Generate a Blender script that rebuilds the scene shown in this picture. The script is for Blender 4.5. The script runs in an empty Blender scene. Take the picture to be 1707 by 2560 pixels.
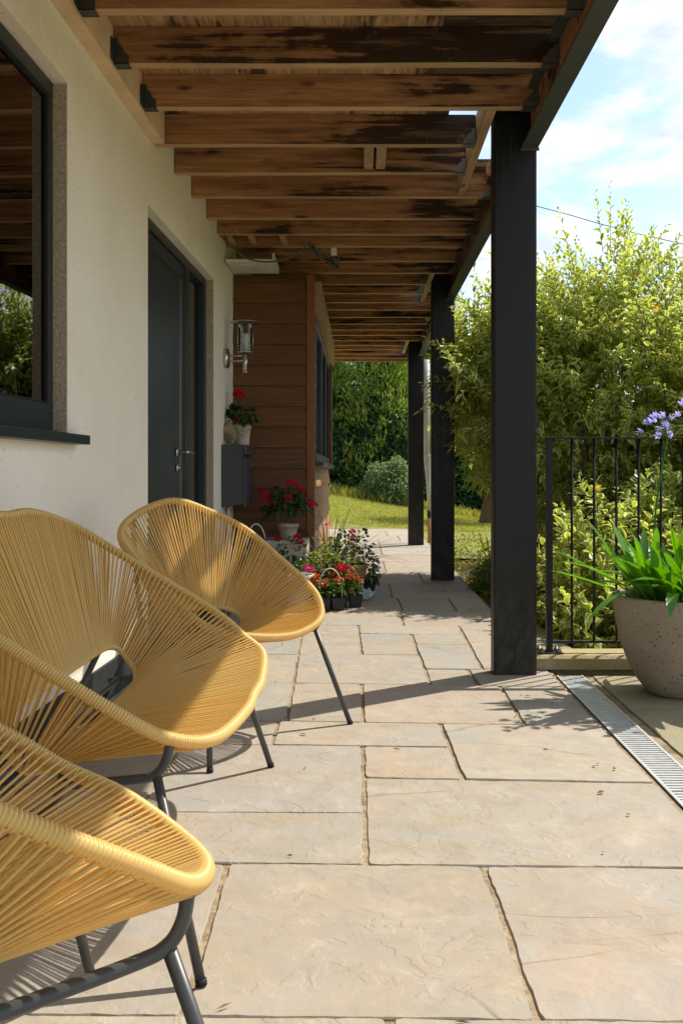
import bpy, bmesh, math, random
import numpy as np
from mathutils import Vector, Matrix, noise as mnoise

random.seed(7); rng = np.random.default_rng(7)
R = math.radians
scene = bpy.context.scene
col = scene.collection

# ------------------------------------------------------------------ camera
cam_d = bpy.data.cameras.new('camera'); cam = bpy.data.objects.new('camera', cam_d); col.objects.link(cam)
cam.location = (0, 0, .94); cam.rotation_euler = (R(90), 0, 0)
cam_d.sensor_fit = 'VERTICAL'; cam_d.sensor_height = 36; cam_d.lens = 2250/2560*36
cam_d.shift_x = -(900-853.5)/2560; cam_d.shift_y = -(1280-1180)/2560
cam_d.clip_start = .02; cam_d.clip_end = 2000
scene.camera = cam
# ------------------------------------------------------------------ sky, clouds
SUN_AZ = R(35); SUN_EL = R(54)          # azimuth measured from +X towards +Y
world = bpy.data.worlds.new('World'); scene.world = world; world.use_nodes = True
wn = world.node_tree.nodes; wl = world.node_tree.links; wn.clear()
def W(t, **k):
    n = wn.new(t)
    for a, b in k.items(): setattr(n, a, b)
    return n
sky = W('ShaderNodeTexSky', sky_type='NISHITA', sun_disc=False, sun_elevation=SUN_EL, sun_rotation=R(90)-SUN_AZ, altitude=50, air_density=1.0, dust_density=.8, ozone_density=1.0)
tc = W('ShaderNodeTexCoord'); sep = W('ShaderNodeSeparateXYZ'); wl.new(tc.outputs['Generated'], sep.inputs[0])
zm = W('ShaderNodeMath', operation='MAXIMUM'); wl.new(sep.outputs[2], zm.inputs[0]); zm.inputs[1].default_value = .0
za = W('ShaderNodeMath', operation='ADD'); wl.new(zm.outputs[0], za.inputs[0]); za.inputs[1].default_value = .16
dx = W('ShaderNodeMath', operation='DIVIDE'); wl.new(sep.outputs[0], dx.inputs[0]); wl.new(za.outputs[0], dx.inputs[1])
dy = W('ShaderNodeMath', operation='DIVIDE'); wl.new(sep.outputs[1], dy.inputs[0]); wl.new(za.outputs[0], dy.inputs[1])
cmb = W('ShaderNodeCombineXYZ'); wl.new(dx.outputs[0], cmb.inputs[0]); wl.new(dy.outputs[0], cmb.inputs[1])
cn = W('ShaderNodeTexNoise'); wl.new(cmb.outputs[0], cn.inputs['Vector']); cn.inputs['Scale'].default_value = 2.3; cn.inputs['Detail'].default_value = 9; cn.inputs['Roughness'].default_value = .62; cn.inputs['Distortion'].default_value = .25
cr = W('ShaderNodeValToRGB'); wl.new(cn.outputs[0], cr.inputs[0]); cr.color_ramp.elements[0].position = .43; cr.color_ramp.elements[1].position = .57
cmul = W('ShaderNodeMath', operation='MULTIPLY'); wl.new(cr.outputs[0], cmul.inputs[0]); cmul.inputs[1].default_value = .9
cmix = W('ShaderNodeMix', data_type='RGBA'); wl.new(cmul.outputs[0], cmix.inputs[0]); smul = W('ShaderNodeVectorMath', operation='SCALE'); wl.new(sky.outputs[0], smul.inputs[0]); smul.inputs[3].default_value = .80; wl.new(smul.outputs[0], cmix.inputs[6]); 
cn2 = W('ShaderNodeTexNoise'); wl.new(cmb.outputs[0], cn2.inputs['Vector']); cn2.inputs['Scale'].default_value = 5.5; cn2.inputs['Detail'].default_value = 6
ct = W('ShaderNodeValToRGB'); wl.new(cn2.outputs[0], ct.inputs[0]); ct.color_ramp.elements[0].position = .38; ct.color_ramp.elements[1].position = .62
ct.color_ramp.elements[0].color = (.62, .66, .70, 1); ct.color_ramp.elements[1].color = (1, .99, .965, 1)
cs = W('ShaderNodeVectorMath', operation='SCALE'); wl.new(ct.outputs[0], cs.inputs[0]); cs.inputs[3].default_value = 4.6; wl.new(cs.outputs[0], cmix.inputs[7])
bg = W('ShaderNodeBackground'); wl.new(cmix.outputs[2], bg.inputs[0]); bg.inputs[1].default_value = .118
wo = W('ShaderNodeOutputWorld'); wl.new(bg.outputs[0], wo.inputs[0])
# ------------------------------------------------------------------ sun
sd = bpy.data.lights.new('sun', 'SUN'); sd.energy = 2.35; sd.angle = R(.53); sd.color = (1, .93, .82)
sun = bpy.data.objects.new('sun', sd); col.objects.link(sun)
sv = Vector((math.cos(SUN_EL)*math.cos(SUN_AZ), math.cos(SUN_EL)*math.sin(SUN_AZ), math.sin(SUN_EL)))
sun.rotation_euler = (-sv).to_track_quat('-Z', 'Y').to_euler(); sun.location = sv*30
# ------------------------------------------------------------------ exposure
vs = scene.view_settings; vs.view_transform = 'Standard'; vs.look = 'None'; vs.exposure = 1.34; vs.gamma = 1; vs.use_curve_mapping = False
scene.render.engine = 'CYCLES'; scene.cycles.max_bounces = 9; scene.cycles.diffuse_bounces = 6; scene.cycles.transparent_max_bounces = 12

# ------------------------------------------------------------------ material helpers
class Mt:
    def __init__(s, name, base=(.5, .5, .5), rough=.7, spec=.4, metal=0):
        s.m = bpy.data.materials.new(name); s.m.use_nodes = True; s.nt = s.m.node_tree
        s.b = s.nt.nodes['Principled BSDF']; s.out = s.nt.nodes['Material Output']
        s.b.inputs['Base Color'].default_value = (*base, 1); s.b.inputs['Roughness'].default_value = rough
        s.b.inputs['Specular IOR Level'].default_value = spec; s.b.inputs['Metallic'].default_value = metal
    def n(s, t, ins=None, **k):
        x = s.nt.nodes.new(t)
        for a, b in k.items(): setattr(x, a, b)
        for a, b in (ins or {}).items():
            if hasattr(b, 'default_value') or isinstance(b, bpy.types.NodeSocket): s.nt.links.new(b, x.inputs[a])
            else: x.inputs[a].default_value = b
        return x
    def link(s, a, b): s.nt.links.new(a, b)
    def coord(s, scale=(1, 1, 1), kind='Object', rnd=0):
        c = s.n('ShaderNodeTexCoord').outputs[kind]
        if rnd:
            oi = s.n('ShaderNodeObjectInfo')
            sc = s.n('ShaderNodeVectorMath', {0: oi.outputs['Random'], 3: 1.0}, operation='SCALE')
            v = s.n('ShaderNodeCombineXYZ', {0: oi.outputs['Random'], 1: oi.outputs['Random'], 2: oi.outputs['Random']})
            v2 = s.n('ShaderNodeVectorMath', {0: v.outputs[0], 1: (rnd*37, rnd*91, rnd*53)}, operation='MULTIPLY')
            c = s.n('ShaderNodeVectorMath', {0: c, 1: v2.outputs[0]}, operation='ADD').outputs[0]
        return s.n('ShaderNodeMapping', {'Vector': c, 'Scale': scale}).outputs[0]
    def noise(s, vec, scale=5, detail=4, rough=.55, dist=0):
        return s.n('ShaderNodeTexNoise', {'Vector': vec, 'Scale': scale, 'Detail': detail, 'Roughness': rough, 'Distortion': dist}).outputs[0]
    def ramp(s, fac, stops):
        r = s.n('ShaderNodeValToRGB', {0: fac}); e = r.color_ramp.elements
        while len(e) < len(stops): e.new(.5)
        for x, (p, c) in zip(e, stops): x.position = p; x.color = (*c, 1) if not isinstance(c, (int, float)) else (c, c, c, 1)
        return r.outputs[0]
    def mix(s, fac, a, b, mode='MIX'):
        x = s.n('ShaderNodeMix', data_type='RGBA', blend_type=mode)
        for i, v in ((0, fac), (6, a), (7, b)):
            if isinstance(v, bpy.types.NodeSocket): s.link(v, x.inputs[i])
            elif isinstance(v, tuple): x.inputs[i].default_value = (*v, 1)
            else: x.inputs[i].default_value = v
        return x.outputs[2]
    def math(s, op, a, b=0.0):
        return s.n('ShaderNodeMath', {0: a, 1: b}, operation=op).outputs[0]
    def color(s, sock): s.link(sock, s.b.inputs['Base Color'])
    def bump(s, h, strength=.3, dist=.01, prev=None):
        x = s.n('ShaderNodeBump', {'Height': h, 'Strength': strength, 'Distance': dist})
        if prev is not None: s.link(prev, x.inputs['Normal'])
        s.link(x.outputs[0], s.b.inputs['Normal']); return x.outputs[0]
    def attr(s, name): return s.n('ShaderNodeAttribute', attribute_name=name).outputs['Fac']
    def rand(s): return s.n('ShaderNodeObjectInfo').outputs['Random']

def simple(name, c, rough=.7, spec=.4, metal=0, var=.12, scale=14, bump=0):
    m = Mt(name, c, rough, spec, metal); v = m.coord()
    n = m.noise(v, scale, 5)
    m.color(m.mix(m.ramp(n, [(.3, 0), (.7, 1)]), tuple(x*(1-var) for x in c), tuple(min(1, x*(1+var)) for x in c)))
    if bump: m.bump(n, bump, .004)
    return m.m

MAT = {}
# painted render
m = Mt('cream_render', (.74, .68, .58), .9, .2); v = m.coord()
big = m.noise(v, 1.3, 5, .6); fine = m.noise(v, 160, 2, .6); spk = m.noise(v, 60, 2, .7)
c = m.mix(m.ramp(big, [(.3, 0), (.7, 1)]), (.83, .745, .63), (.93, .865, .765))
c = m.mix(m.ramp(spk, [(.28, .6), (.37, 0)]), c, (.45, .38, .28))
c = m.mix(m.ramp(m.noise(v, 17, 3, .8), [(.235, .7), (.26, 0)]), c, (.25, .19, .12))
geo = m.n('ShaderNodeNewGeometry'); spz = m.n('ShaderNodeSeparateXYZ', {0: m.n('ShaderNodeTexCoord').outputs['Object']})
streak = m.noise(m.coord((1, 9, .5)), 3, 5, .6); top = m.ramp(m.math('MULTIPLY', spz.outputs[2], .3), [(.62, 0), (.78, 1)])
c = m.mix(m.math('MULTIPLY', m.math('MULTIPLY', top, m.ramp(streak, [(.5, 0), (.72, 1)])), .16), c, (.45, .33, .19))
m.color(c); b1 = m.bump(fine, .7, .003); m.bump(m.noise(v, 34, 4, .6), .6, .005, b1); MAT['render'] = m.m
# rough reveal render
m = Mt('rough_reveal', (.5, .42, .32), .95, .15); v = m.coord(); n = m.noise(v, 90, 4, .65)
m.color(m.ramp(n, [(.3, (.30, .245, .18)), (.7, (.55, .47, .37))])); m.bump(n, 1, .006); MAT['reveal'] = m.m
# joist timber
def timber(name, c0, c1, stain=1.0, ax=0, sc=1.0, edge=0):
    m = Mt(name, c0, .72, .25)
    st = [7, 7, 7]; st[ax] = .55
    v = m.coord(tuple(st), rnd=1)
    gr = m.noise(v, 4*sc, 6, .6, 1.2)
    st2 = [60, 60, 60]; st2[ax] = 2
    fg = m.noise(m.coord(tuple(st2), rnd=1), 1.2, 3, .6)
    c = m.mix(m.ramp(gr, [(.32, 0), (.68, 1)]), c0, c1)
    c = m.mix(m.math('MULTIPLY', m.ramp(fg, [(.35, 1), (.6, 0)]), .42), c, tuple(x*.45 for x in c0))
    # plank to plank tone
    c = m.mix(.42, c, m.ramp(m.rand(), [(0, (.5, .43, .36)), (.5, (.95, .9, .84)), (1, (.72, .62, .5))]), 'MULTIPLY')
    if stain:
        st3 = [3.2, 3.2, 3.2]; st3[ax] = .9; st4 = [34, 34, 34]; st4[ax] = 1.6; fing = m.noise(m.coord(tuple(st4), rnd=2), 1.0, 4, .6, .3)
        s0 = m.noise(m.coord(tuple(st3), rnd=2), 1.0, 6, .62, .5)
        sx = m.n('ShaderNodeSeparateXYZ', {0: m.n('ShaderNodeTexCoord').outputs['Object']}).outputs[ax]
        s1 = m.math('ADD', m.math('ADD', s0, m.math('MULTIPLY', m.math('SUBTRACT', fing, .5), .42)), m.math('MULTIPLY', sx, .085))
        sm = m.ramp(s1, [(.50, 0), (.575, stain*.42), (.60, stain*.92), (.70, stain*.96), (.80, stain*.6)])
        c = m.mix(sm, c, (.022, .012, .007))
        kn = m.n('ShaderNodeTexVoronoi', {'Vector': m.coord(tuple([3 if i == ax else 9 for i in range(3)]), rnd=3), 'Scale': 1.0}).outputs['Distance']
        c = m.mix(m.ramp(kn, [(.07, .85), (.16, 0)]), c, (.045, .02, .01))
        c = m.mix(m.math('MULTIPLY', m.ramp(m.noise(m.coord(rnd=4), 9, 5, .7), [(.62, 0), (.75, 1)]), .3), c, (.5, .42, .33))
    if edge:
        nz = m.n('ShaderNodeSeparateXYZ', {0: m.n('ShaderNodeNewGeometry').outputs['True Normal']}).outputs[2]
        c = m.mix(m.math('MULTIPLY', m.ramp(m.math('MULTIPLY', nz, -1.0), [(.5, 0), (.9, 1)]), .5), c, (.64, .45, .25))   # floor bounce light painted into the colour of downward faces
    m.color(c); m.bump(m.math('ADD', fg, gr), .25, .002); return m.m
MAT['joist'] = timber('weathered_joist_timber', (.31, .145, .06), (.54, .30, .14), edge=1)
MAT['timber'] = timber('pale_timber', (.46, .31, .165), (.64, .46, .265), .45, 1)
MAT['timberx'] = timber('pale_block_timber', (.36, .24, .12), (.5, .36, .2), .25, 2)
MAT['ply'] = timber('plywood_underside', (.36, .20, .09), (.66, .45, .25), .9, 1, 1.6)
MAT['plank'] = timber('grey_brown_plank', (.10, .072, .045), (.2, .145, .09), .8)
# cladding
m = Mt('stained_cladding', (.16, .06, .02), .55, .4); v = m.coord((.4, .4, 14), rnd=1); n = m.noise(v, 7, 5, .65, .4)
fl = m.noise(m.coord((.6, .6, 90), rnd=1), 3, 3, .6)
c = m.mix(m.ramp(n, [(.3, 0), (.7, 1)]), (.10, .040, .011), (.235, .105, .030)); c = m.mix(m.math('MULTIPLY', m.ramp(fl, [(.4, 1), (.6, 0)]), .4), c, (.05, .018, .006))
c = m.mix(m.math('MULTIPLY', m.rand(), .35), c, (.12, .05, .02)); m.color(c); m.bump(fl, .3, .002); MAT['clad'] = m.m
m = Mt('stained_corner_trim', (.2, .068, .022), .5, .4); n = m.noise(m.coord((12, 12, .6)), 4, 4, .6)
m.color(m.mix(n, (.13, .04, .012), (.30, .105, .034))); MAT['trim'] = m.m
m = Mt('pale_cladding', (.34, .19, .085), .7, .3); v = m.coord((.4, .4, 14), rnd=1); n = m.noise(v, 6, 5, .65, .4)
m.color(m.mix(m.ramp(n, [(.3, 0), (.7, 1)]), (.25, .135, .06), (.43, .26, .13))); m.bump(n, .3, .002); MAT['clad_side'] = m.m  # paler tone than the front boards of the bay
# steels
m = Mt('black_painted_steel', (.008, .009, .010), .5, .3); n = m.noise(m.coord((22, 22, 1.2), kind='Object'), 2, 6, .7); d = m.noise(m.coord(), 60, 3, .6)
c = m.mix(m.ramp(n, [(.45, 0), (.75, .75)]), (.0055, .0062, .0075), (.022, .019, .016)); c = m.mix(m.ramp(d, [(.72, 0), (.8, .4)]), c, (.16, .14, .12)); 
dz = m.ramp(m.n('ShaderNodeSeparateXYZ', {0: m.n('ShaderNodeTexCoord').outputs['Object']}).outputs[2], [(.0, 1), (.55, .12), (1, 0)])
c = m.mix(m.math('MULTIPLY', dz, m.ramp(m.noise(m.coord((3, 3, 1.4)), 6, 6, .72), [(.40, 0), (.62, .45)])), c, (.10, .085, .065))
m.color(c)
m.link(m.ramp(n, [(.3, .34), (.7, .6)]), m.b.inputs['Roughness']); m.bump(d, .08, .001); MAT['steel'] = m.m
m = Mt('grey_painted_steel', (.045, .05, .05), .5, .4); n = m.noise(m.coord((1, 9, 1)), 3, 5); m.color(m.mix(n, (.035, .04, .042), (.075, .078, .07))); MAT['beam'] = m.m
m = Mt('galvanised', (.42, .43, .42), .45, .5, .7); n = m.noise(m.coord(rnd=1), 30, 4); m.color(m.mix(n, (.13, .125, .11), (.27, .26, .23))); MAT['galv'] = m.m
MAT['galvdark'] = simple('dark_hanger_steel', (.05, .055, .055), .5, .4, .3)
MAT['frame'] = simple('anthracite_frame_paint', (.017, .025, .031), .38, .45, 0, .1, 6)
MAT['tanplate'] = simple('tan_wall_plate', (.68, .51, .32), .8, .2, 0, .12, 8, .2)
MAT['door'] = simple('dark_door_paint', (.017, .027, .035), .4, .45, 0, .15, 5)
MAT['tube'] = simple('grey_chair_tube', (.052, .056, .056), .38, .5, 0, .12, 20)
MAT['chrome'] = simple('brushed_stainless', (.58, .56, .52), .28, .5, 1, .1, 40)
MAT['plinth'] = simple('black_plinth_paint', (.02, .024, .028), .6, .35, 0, .4, 9, .4)
MAT['mail'] = simple('slate_grey_paint', (.05, .054, .064), .5, .4, 0, .06, 30)
MAT['white'] = simple('off_white_plastic', (.72, .70, .64), .55, .4, 0, .06, 20)
MAT['whitehandle'] = simple('white_plastic', (.78, .76, .74), .45, .4, 0, .03, 20)
MAT['cable'] = simple('grey_cable', (.12, .105, .09), .6, .3)
MAT['black'] = simple('black_rubber', (.012, .012, .012), .7, .3)
MAT['pipe'] = simple('grey_pipe', (.50, .49, .46), .55, .35, 0, .15, 6)
MAT['dark'] = simple('dim_interior', (.35, .32, .27), .9, .1)
MAT['curtain'] = simple('pale_curtain', (.62, .58, .50), .9, .1)
# glass
def glassmat(name, ior, tint):
    m = Mt(name); nt = m.nt; nt.nodes.remove(m.b)
    tr = m.n('ShaderNodeBsdfTransparent', {0: (*tint, 1)}); gl = m.n('ShaderNodeBsdfGlossy', {'Color': (.95, .97, .95, 1), 'Roughness': .004})
    fr = m.n('ShaderNodeFresnel', {'IOR': ior}); mx = m.n('ShaderNodeMixShader', {0: fr.outputs[0], 1: tr.outputs[0], 2: gl.outputs[0]})
    m.link(mx.outputs[0], m.out.inputs[0]); return m.m
MAT['glass'] = glassmat('window_glass', 2.6, (.68, .72, .68)); MAT['lampglass'] = glassmat('lamp_glass', 1.5, (.93, .94, .93))
# sandstone
def stone(name, a, b, c3, green=0):
    m = Mt(name, a, .78, .3); v = m.coord(rnd=1)
    w = m.noise(v, 1.7, 5, .55, .9); f = m.noise(v, 11, 6, .65, .4); sp = m.noise(v, 120, 3, .7)
    c = m.mix(m.ramp(w, [(.38, 0), (.56, 1)]), a, tuple(x*.88 for x in b))
    tone = m.ramp(m.rand(), [(0, tuple(x*1.08 for x in a)), (.3, tuple(x*.92 for x in b)), (.65, c3), (1, tuple(x*.86 for x in a))])
    c = m.mix(.68, c, tone)
    pk = m.noise(v, .9, 4, .5, .6); c = m.mix(m.math('MULTIPLY', m.ramp(pk, [(.5, 0), (.68, 1)]), .6), c, (a[0]*1.05, a[1]*.88, a[2]*.80))
    band = m.noise(m.coord((.8, 2.2, 1), rnd=1), 1.3, 6, .6, 1.2)
    c = m.mix(m.math('MULTIPLY', m.ramp(band, [(.48, 0), (.56, 1), (.70, 0)]), .42), c, (a[0]*.85, a[1]*.74, a[2]*.58))
    c = m.mix(m.math('MULTIPLY', m.ramp(f, [(.34, 1), (.52, 0)]), .34), c, (.235, .215, .175))
    c = m.mix(m.math('MULTIPLY', m.ramp(m.noise(v, 4.5, 6, .7, .5), [(.46, 0), (.62, 1)]), .5), c, (.33, .315, .275))
    c = m.mix(m.math('MULTIPLY', m.ramp(f, [(.58, 0), (.75, 1)]), .30), c, (.58, .53, .45))
    ck = m.noise(m.coord((1, 2.4, 1), rnd=2), .75, 3, .5, .9); msk = m.ramp(m.noise(v, 1.6, 2), [(.53, 0), (.6, 1)])
    crack = m.math('MULTIPLY', m.ramp(ck, [(.494, 0), (.4997, 1), (.5003, 1), (.506, 0)]), msk)
    c = m.mix(m.math('MULTIPLY', crack, .5), c, (.17, .13, .085))
    c = m.mix(m.ramp(sp, [(.25, .5), (.34, 0)]), c, (.2, .15, .1))
    if green: c = m.mix(m.ramp(m.noise(v, 3, 5, .6), [(.3, .1), (.65, green)]), c, (.20, .19, .075))
    m.color(c)
    wv = m.n('ShaderNodeVectorMath', {0: v, 1: m.n('ShaderNodeTexNoise', {'Vector': v, 'Scale': 2.6, 'Detail': 5}).outputs['Color']}, operation='ADD').outputs[0]
    ter = m.noise(wv, 1.5, 4, .5, .8)
    steps = m.ramp(ter, [(.30, 0), (.40, .22), (.415, .30), (.47, .36), (.478, .50), (.54, .56), (.548, .70), (.63, .76), (.64, .88), (.8, 1)])
    b1 = m.bump(m.math('SUBTRACT', steps, m.math('MULTIPLY', crack, .25)), .52, .014); m.bump(m.math('ADD', f, m.math('MULTIPLY', sp, .3)), .5, .005, b1)
    m.link(m.ramp(w, [(.3, .6), (.7, .85)]), m.b.inputs['Roughness']); return m.m
MAT['slab'] = stone('buff_sandstone', (.405, .36, .28), (.335, .325, .295), (.43, .345, .265))
MAT['slabg'] = stone('mossy_sandstone', (.37, .32, .205), (.32, .295, .205), (.385, .325, .22), .5)
m = Mt('sandy_mortar', (.45, .31, .16), .95, .15); v = m.coord(); n = m.noise(v, 55, 5, .7); g = m.noise(v, 6, 4, .6)
c = m.ramp(n, [(.3, (.20, .155, .10)), (.55, (.38, .30, .20)), (.75, (.50, .41, .29))]); c = m.mix(m.ramp(g, [(.5, 0), (.66, .75)]), c, (.13, .095, .055)); m.color(c); m.bump(n, .9, .008); MAT['mortar'] = m.m
m = Mt('kerb_concrete', (.5, .40, .25), .9, .2); v = m.coord(); n = m.noise(v, 70, 5, .7); g = m.noise(v, 7, 4, .6)
m.color(m.mix(m.ramp(g, [(.35, 0), (.7, 1)]), m.ramp(n, [(.3, (.32, .25, .14)), (.7, (.55, .45, .30))]), (.36, .30, .12))); m.bump(n, .7, .005); MAT['kerb'] = m.m
# cord
m = Mt('ochre_plastic_cord', (.56, .36, .10), .36, .5); v = m.coord()
c = m.mix(m.rand(), (.73, .562, .185), (.81, .642, .245)); m.color(c)
tl = m.n('ShaderNodeBsdfTranslucent', {0: (.95, .585, .06, 1)}); mx = m.n('ShaderNodeMixShader', {0: .36, 1: m.b.outputs[0], 2: tl.outputs[0]}); m.link(mx.outputs[0], m.out.inputs[0]); MAT['cord'] = m.m
# terrazzo-like pot
m = Mt('pitted_concrete_pot', (.30, .235, .175), .85, .25); v = m.coord()
vo = m.n('ShaderNodeTexVoronoi', {'Vector': v, 'Scale': 46.0, 'Randomness': 1.0}); sz = m.noise(v, 20, 2)
pit = m.ramp(m.math('ADD', vo.outputs['Distance'], m.math('MULTIPLY', sz, .35)), [(.30, 1), (.35, 0)])
n = m.noise(v, 3.5, 5, .6); c = m.mix(m.ramp(n, [(.3, 0), (.7, 1)]), (.26, .215, .165), (.37, .315, .25)); c = m.mix(m.ramp(m.noise(v, 130, 2), [(.3, .5), (.45, 0)]), c, (.18, .13, .09))
c = m.mix(m.math('MULTIPLY', pit, .9), c, (.055, .035, .022)); m.color(c); m.bump(m.math('SUBTRACT', n, pit), .5, .005); MAT['pot'] = m.m
MAT['terracotta'] = simple('terracotta', (.40, .19, .09), .85, .2, 0, .25, 12, .3)
MAT['paleclay'] = simple('whitewashed_clay', (.46, .38, .31), .85, .2, 0, .25, 14, .3)
MAT['palestone'] = simple('pale_cast_stone', (.50, .46, .38), .9, .2, 0, .22, 18, .5)
MAT['soil'] = simple('dark_soil', (.05, .032, .02), .95, .1, 0, .4, 40, .8)
MAT['blackplastic'] = simple('black_plastic_pot', (.025, .028, .03), .5, .4)
MAT['bag'] = simple('clear_blue_plastic_bag', (.45, .52, .58), .25, .6, 0, .3, 12, .6)
MAT['stone'] = simple('brown_flint', (.27, .21, .13), .7, .3, 0, .45, 18, .8)
MAT['bark'] = simple('brown_bark', (.11, .07, .04), .9, .2, 0, .3, 20, .6)
# leaves
def leafmat(name, c0, c1, edge=None, trans=.35, rough=.42, dry=None):
    m = Mt(name, c0, rough, .4); r = m.attr('rnd')
    c = m.mix(r, c0, c1)
    if edge: c = m.mix(m.ramp(m.math('ADD', m.attr('edge'), m.math('MULTIPLY', m.noise(m.coord(), 60, 2), .3)), [(.66, 0), (.86, 1)]), c, edge)
    if dry: c = m.mix(m.ramp(r, [(.985, 0), (.99, 1)]), c, dry)
    m.color(c)
    hs = m.n('ShaderNodeHueSaturation', {'Color': c, 'Hue': .485, 'Saturation': 1.15, 'Value': 1.5})
    tl = m.n('ShaderNodeBsdfTranslucent', {0: hs.outputs[0]}); mx = m.n('ShaderNodeMixShader', {0: trans, 1: m.b.outputs[0], 2: tl.outputs[0]}); m.link(mx.outputs[0], m.out.inputs[0]); return m.m
MAT['shrub'] = leafmat('variegated_leaf', (.14, .24, .04), (.33, .43, .075), (.68, .67, .26), .5, .32, (.5, .36, .08))
MAT['conifer'] = leafmat('conifer_spray', (.08, .18, .034), (.30, .41, .08), None, .3, .6)
MAT['conifer_tip'] = leafmat('golden_conifer_tip', (.22, .28, .045), (.50, .46, .09), None, .3, .6)
MAT['ivy'] = leafmat('dark_ivy_leaf', (.022, .065, .024), (.085, .165, .05), None, .25, .4)
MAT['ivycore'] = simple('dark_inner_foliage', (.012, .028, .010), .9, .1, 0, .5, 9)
MAT['tree'] = leafmat('fresh_tree_leaf', (.06, .13, .022), (.16, .25, .04), None, .5, .45)
MAT['pale'] = leafmat('pale_shrub_leaf', (.12, .20, .075), (.27, .34, .16), None, .4, .5)
MAT['grass'] = leafmat('lawn_blade', (.24, .29, .045), (.52, .50, .14), None, .4, .6)
MAT['litter'] = leafmat('dry_leaf_scrap', (.10, .055, .025), (.34, .21, .09), None, .15, .8)
MAT['strap'] = leafmat('agapanthus_leaf', (.065, .20, .026), (.15, .34, .042), None, .45, .33)
MAT['herb'] = leafmat('bedding_leaf', (.04, .10, .02), (.12, .21, .04), None, .35, .45)
MAT['darkherb'] = leafmat('dark_bedding_leaf', (.018, .05, .014), (.05, .11, .03), None, .25, .4)
MAT['lime'] = leafmat('lime_bedding_leaf', (.16, .22, .035), (.38, .40, .10), None, .4, .45)
MAT['gold'] = leafmat('golden_strap_leaf', (.24, .25, .05), (.52, .40, .08), None, .4, .45)
MAT['sedge'] = leafmat('bronze_sedge_leaf', (.055, .075, .035), (.13, .13, .06), None, .2, .5)
MAT['bedgreen'] = leafmat('low_ground_cover', (.14, .20, .03), (.42, .38, .08), None, .35, .55)
MAT['red'] = leafmat('red_petal', (.50, .008, .018), (.72, .02, .05), None, .3, .5)
MAT['orange'] = leafmat('coppery_flower', (.42, .11, .03), (.60, .22, .07), None, .3, .5)
MAT['pink'] = leafmat('pink_petal', (.55, .03, .16), (.72, .12, .28), None, .3, .5)
MAT['blue'] = leafmat('blue_petal', (.07, .08, .45), (.16, .18, .62), None, .3, .5)
MAT['violet'] = leafmat('violet_blue_petal', (.40, .37, .70), (.62, .58, .86), None, .4, .45)
MAT['whitepetal'] = leafmat('white_petal', (.7, .7, .68), (.8, .8, .76), None, .3, .5)
m = Mt('lawn_turf', (.10, .15, .03), .95, .1); v = m.coord(); n = m.noise(v, 6, 6, .7); g = m.noise(v, .8, 4, .6)
m.color(m.mix(m.ramp(g, [(.3, 0), (.7, 1)]), m.ramp(n, [(.3, (.13, .16, .03)), (.7, (.31, .32, .08))]), m.ramp(n, [(.3, (.10, .12, .03)), (.7, (.26, .25, .09))]))); m.bump(n, .8, .03); MAT['lawn'] = m.m
m = Mt('garden_soil', (.09, .065, .04), .95, .1); v = m.coord(); n = m.noise(v, 18, 6, .7); m.color(m.ramp(n, [(.3, (.04, .028, .018)), (.7, (.16, .12, .07))])); m.bump(n, .9, .03); MAT['earth'] = m.m
MAT['galvgrate'] = simple('galvanised_grating', (.60, .61, .60), .42, .5, .45, .12, 30)

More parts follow.
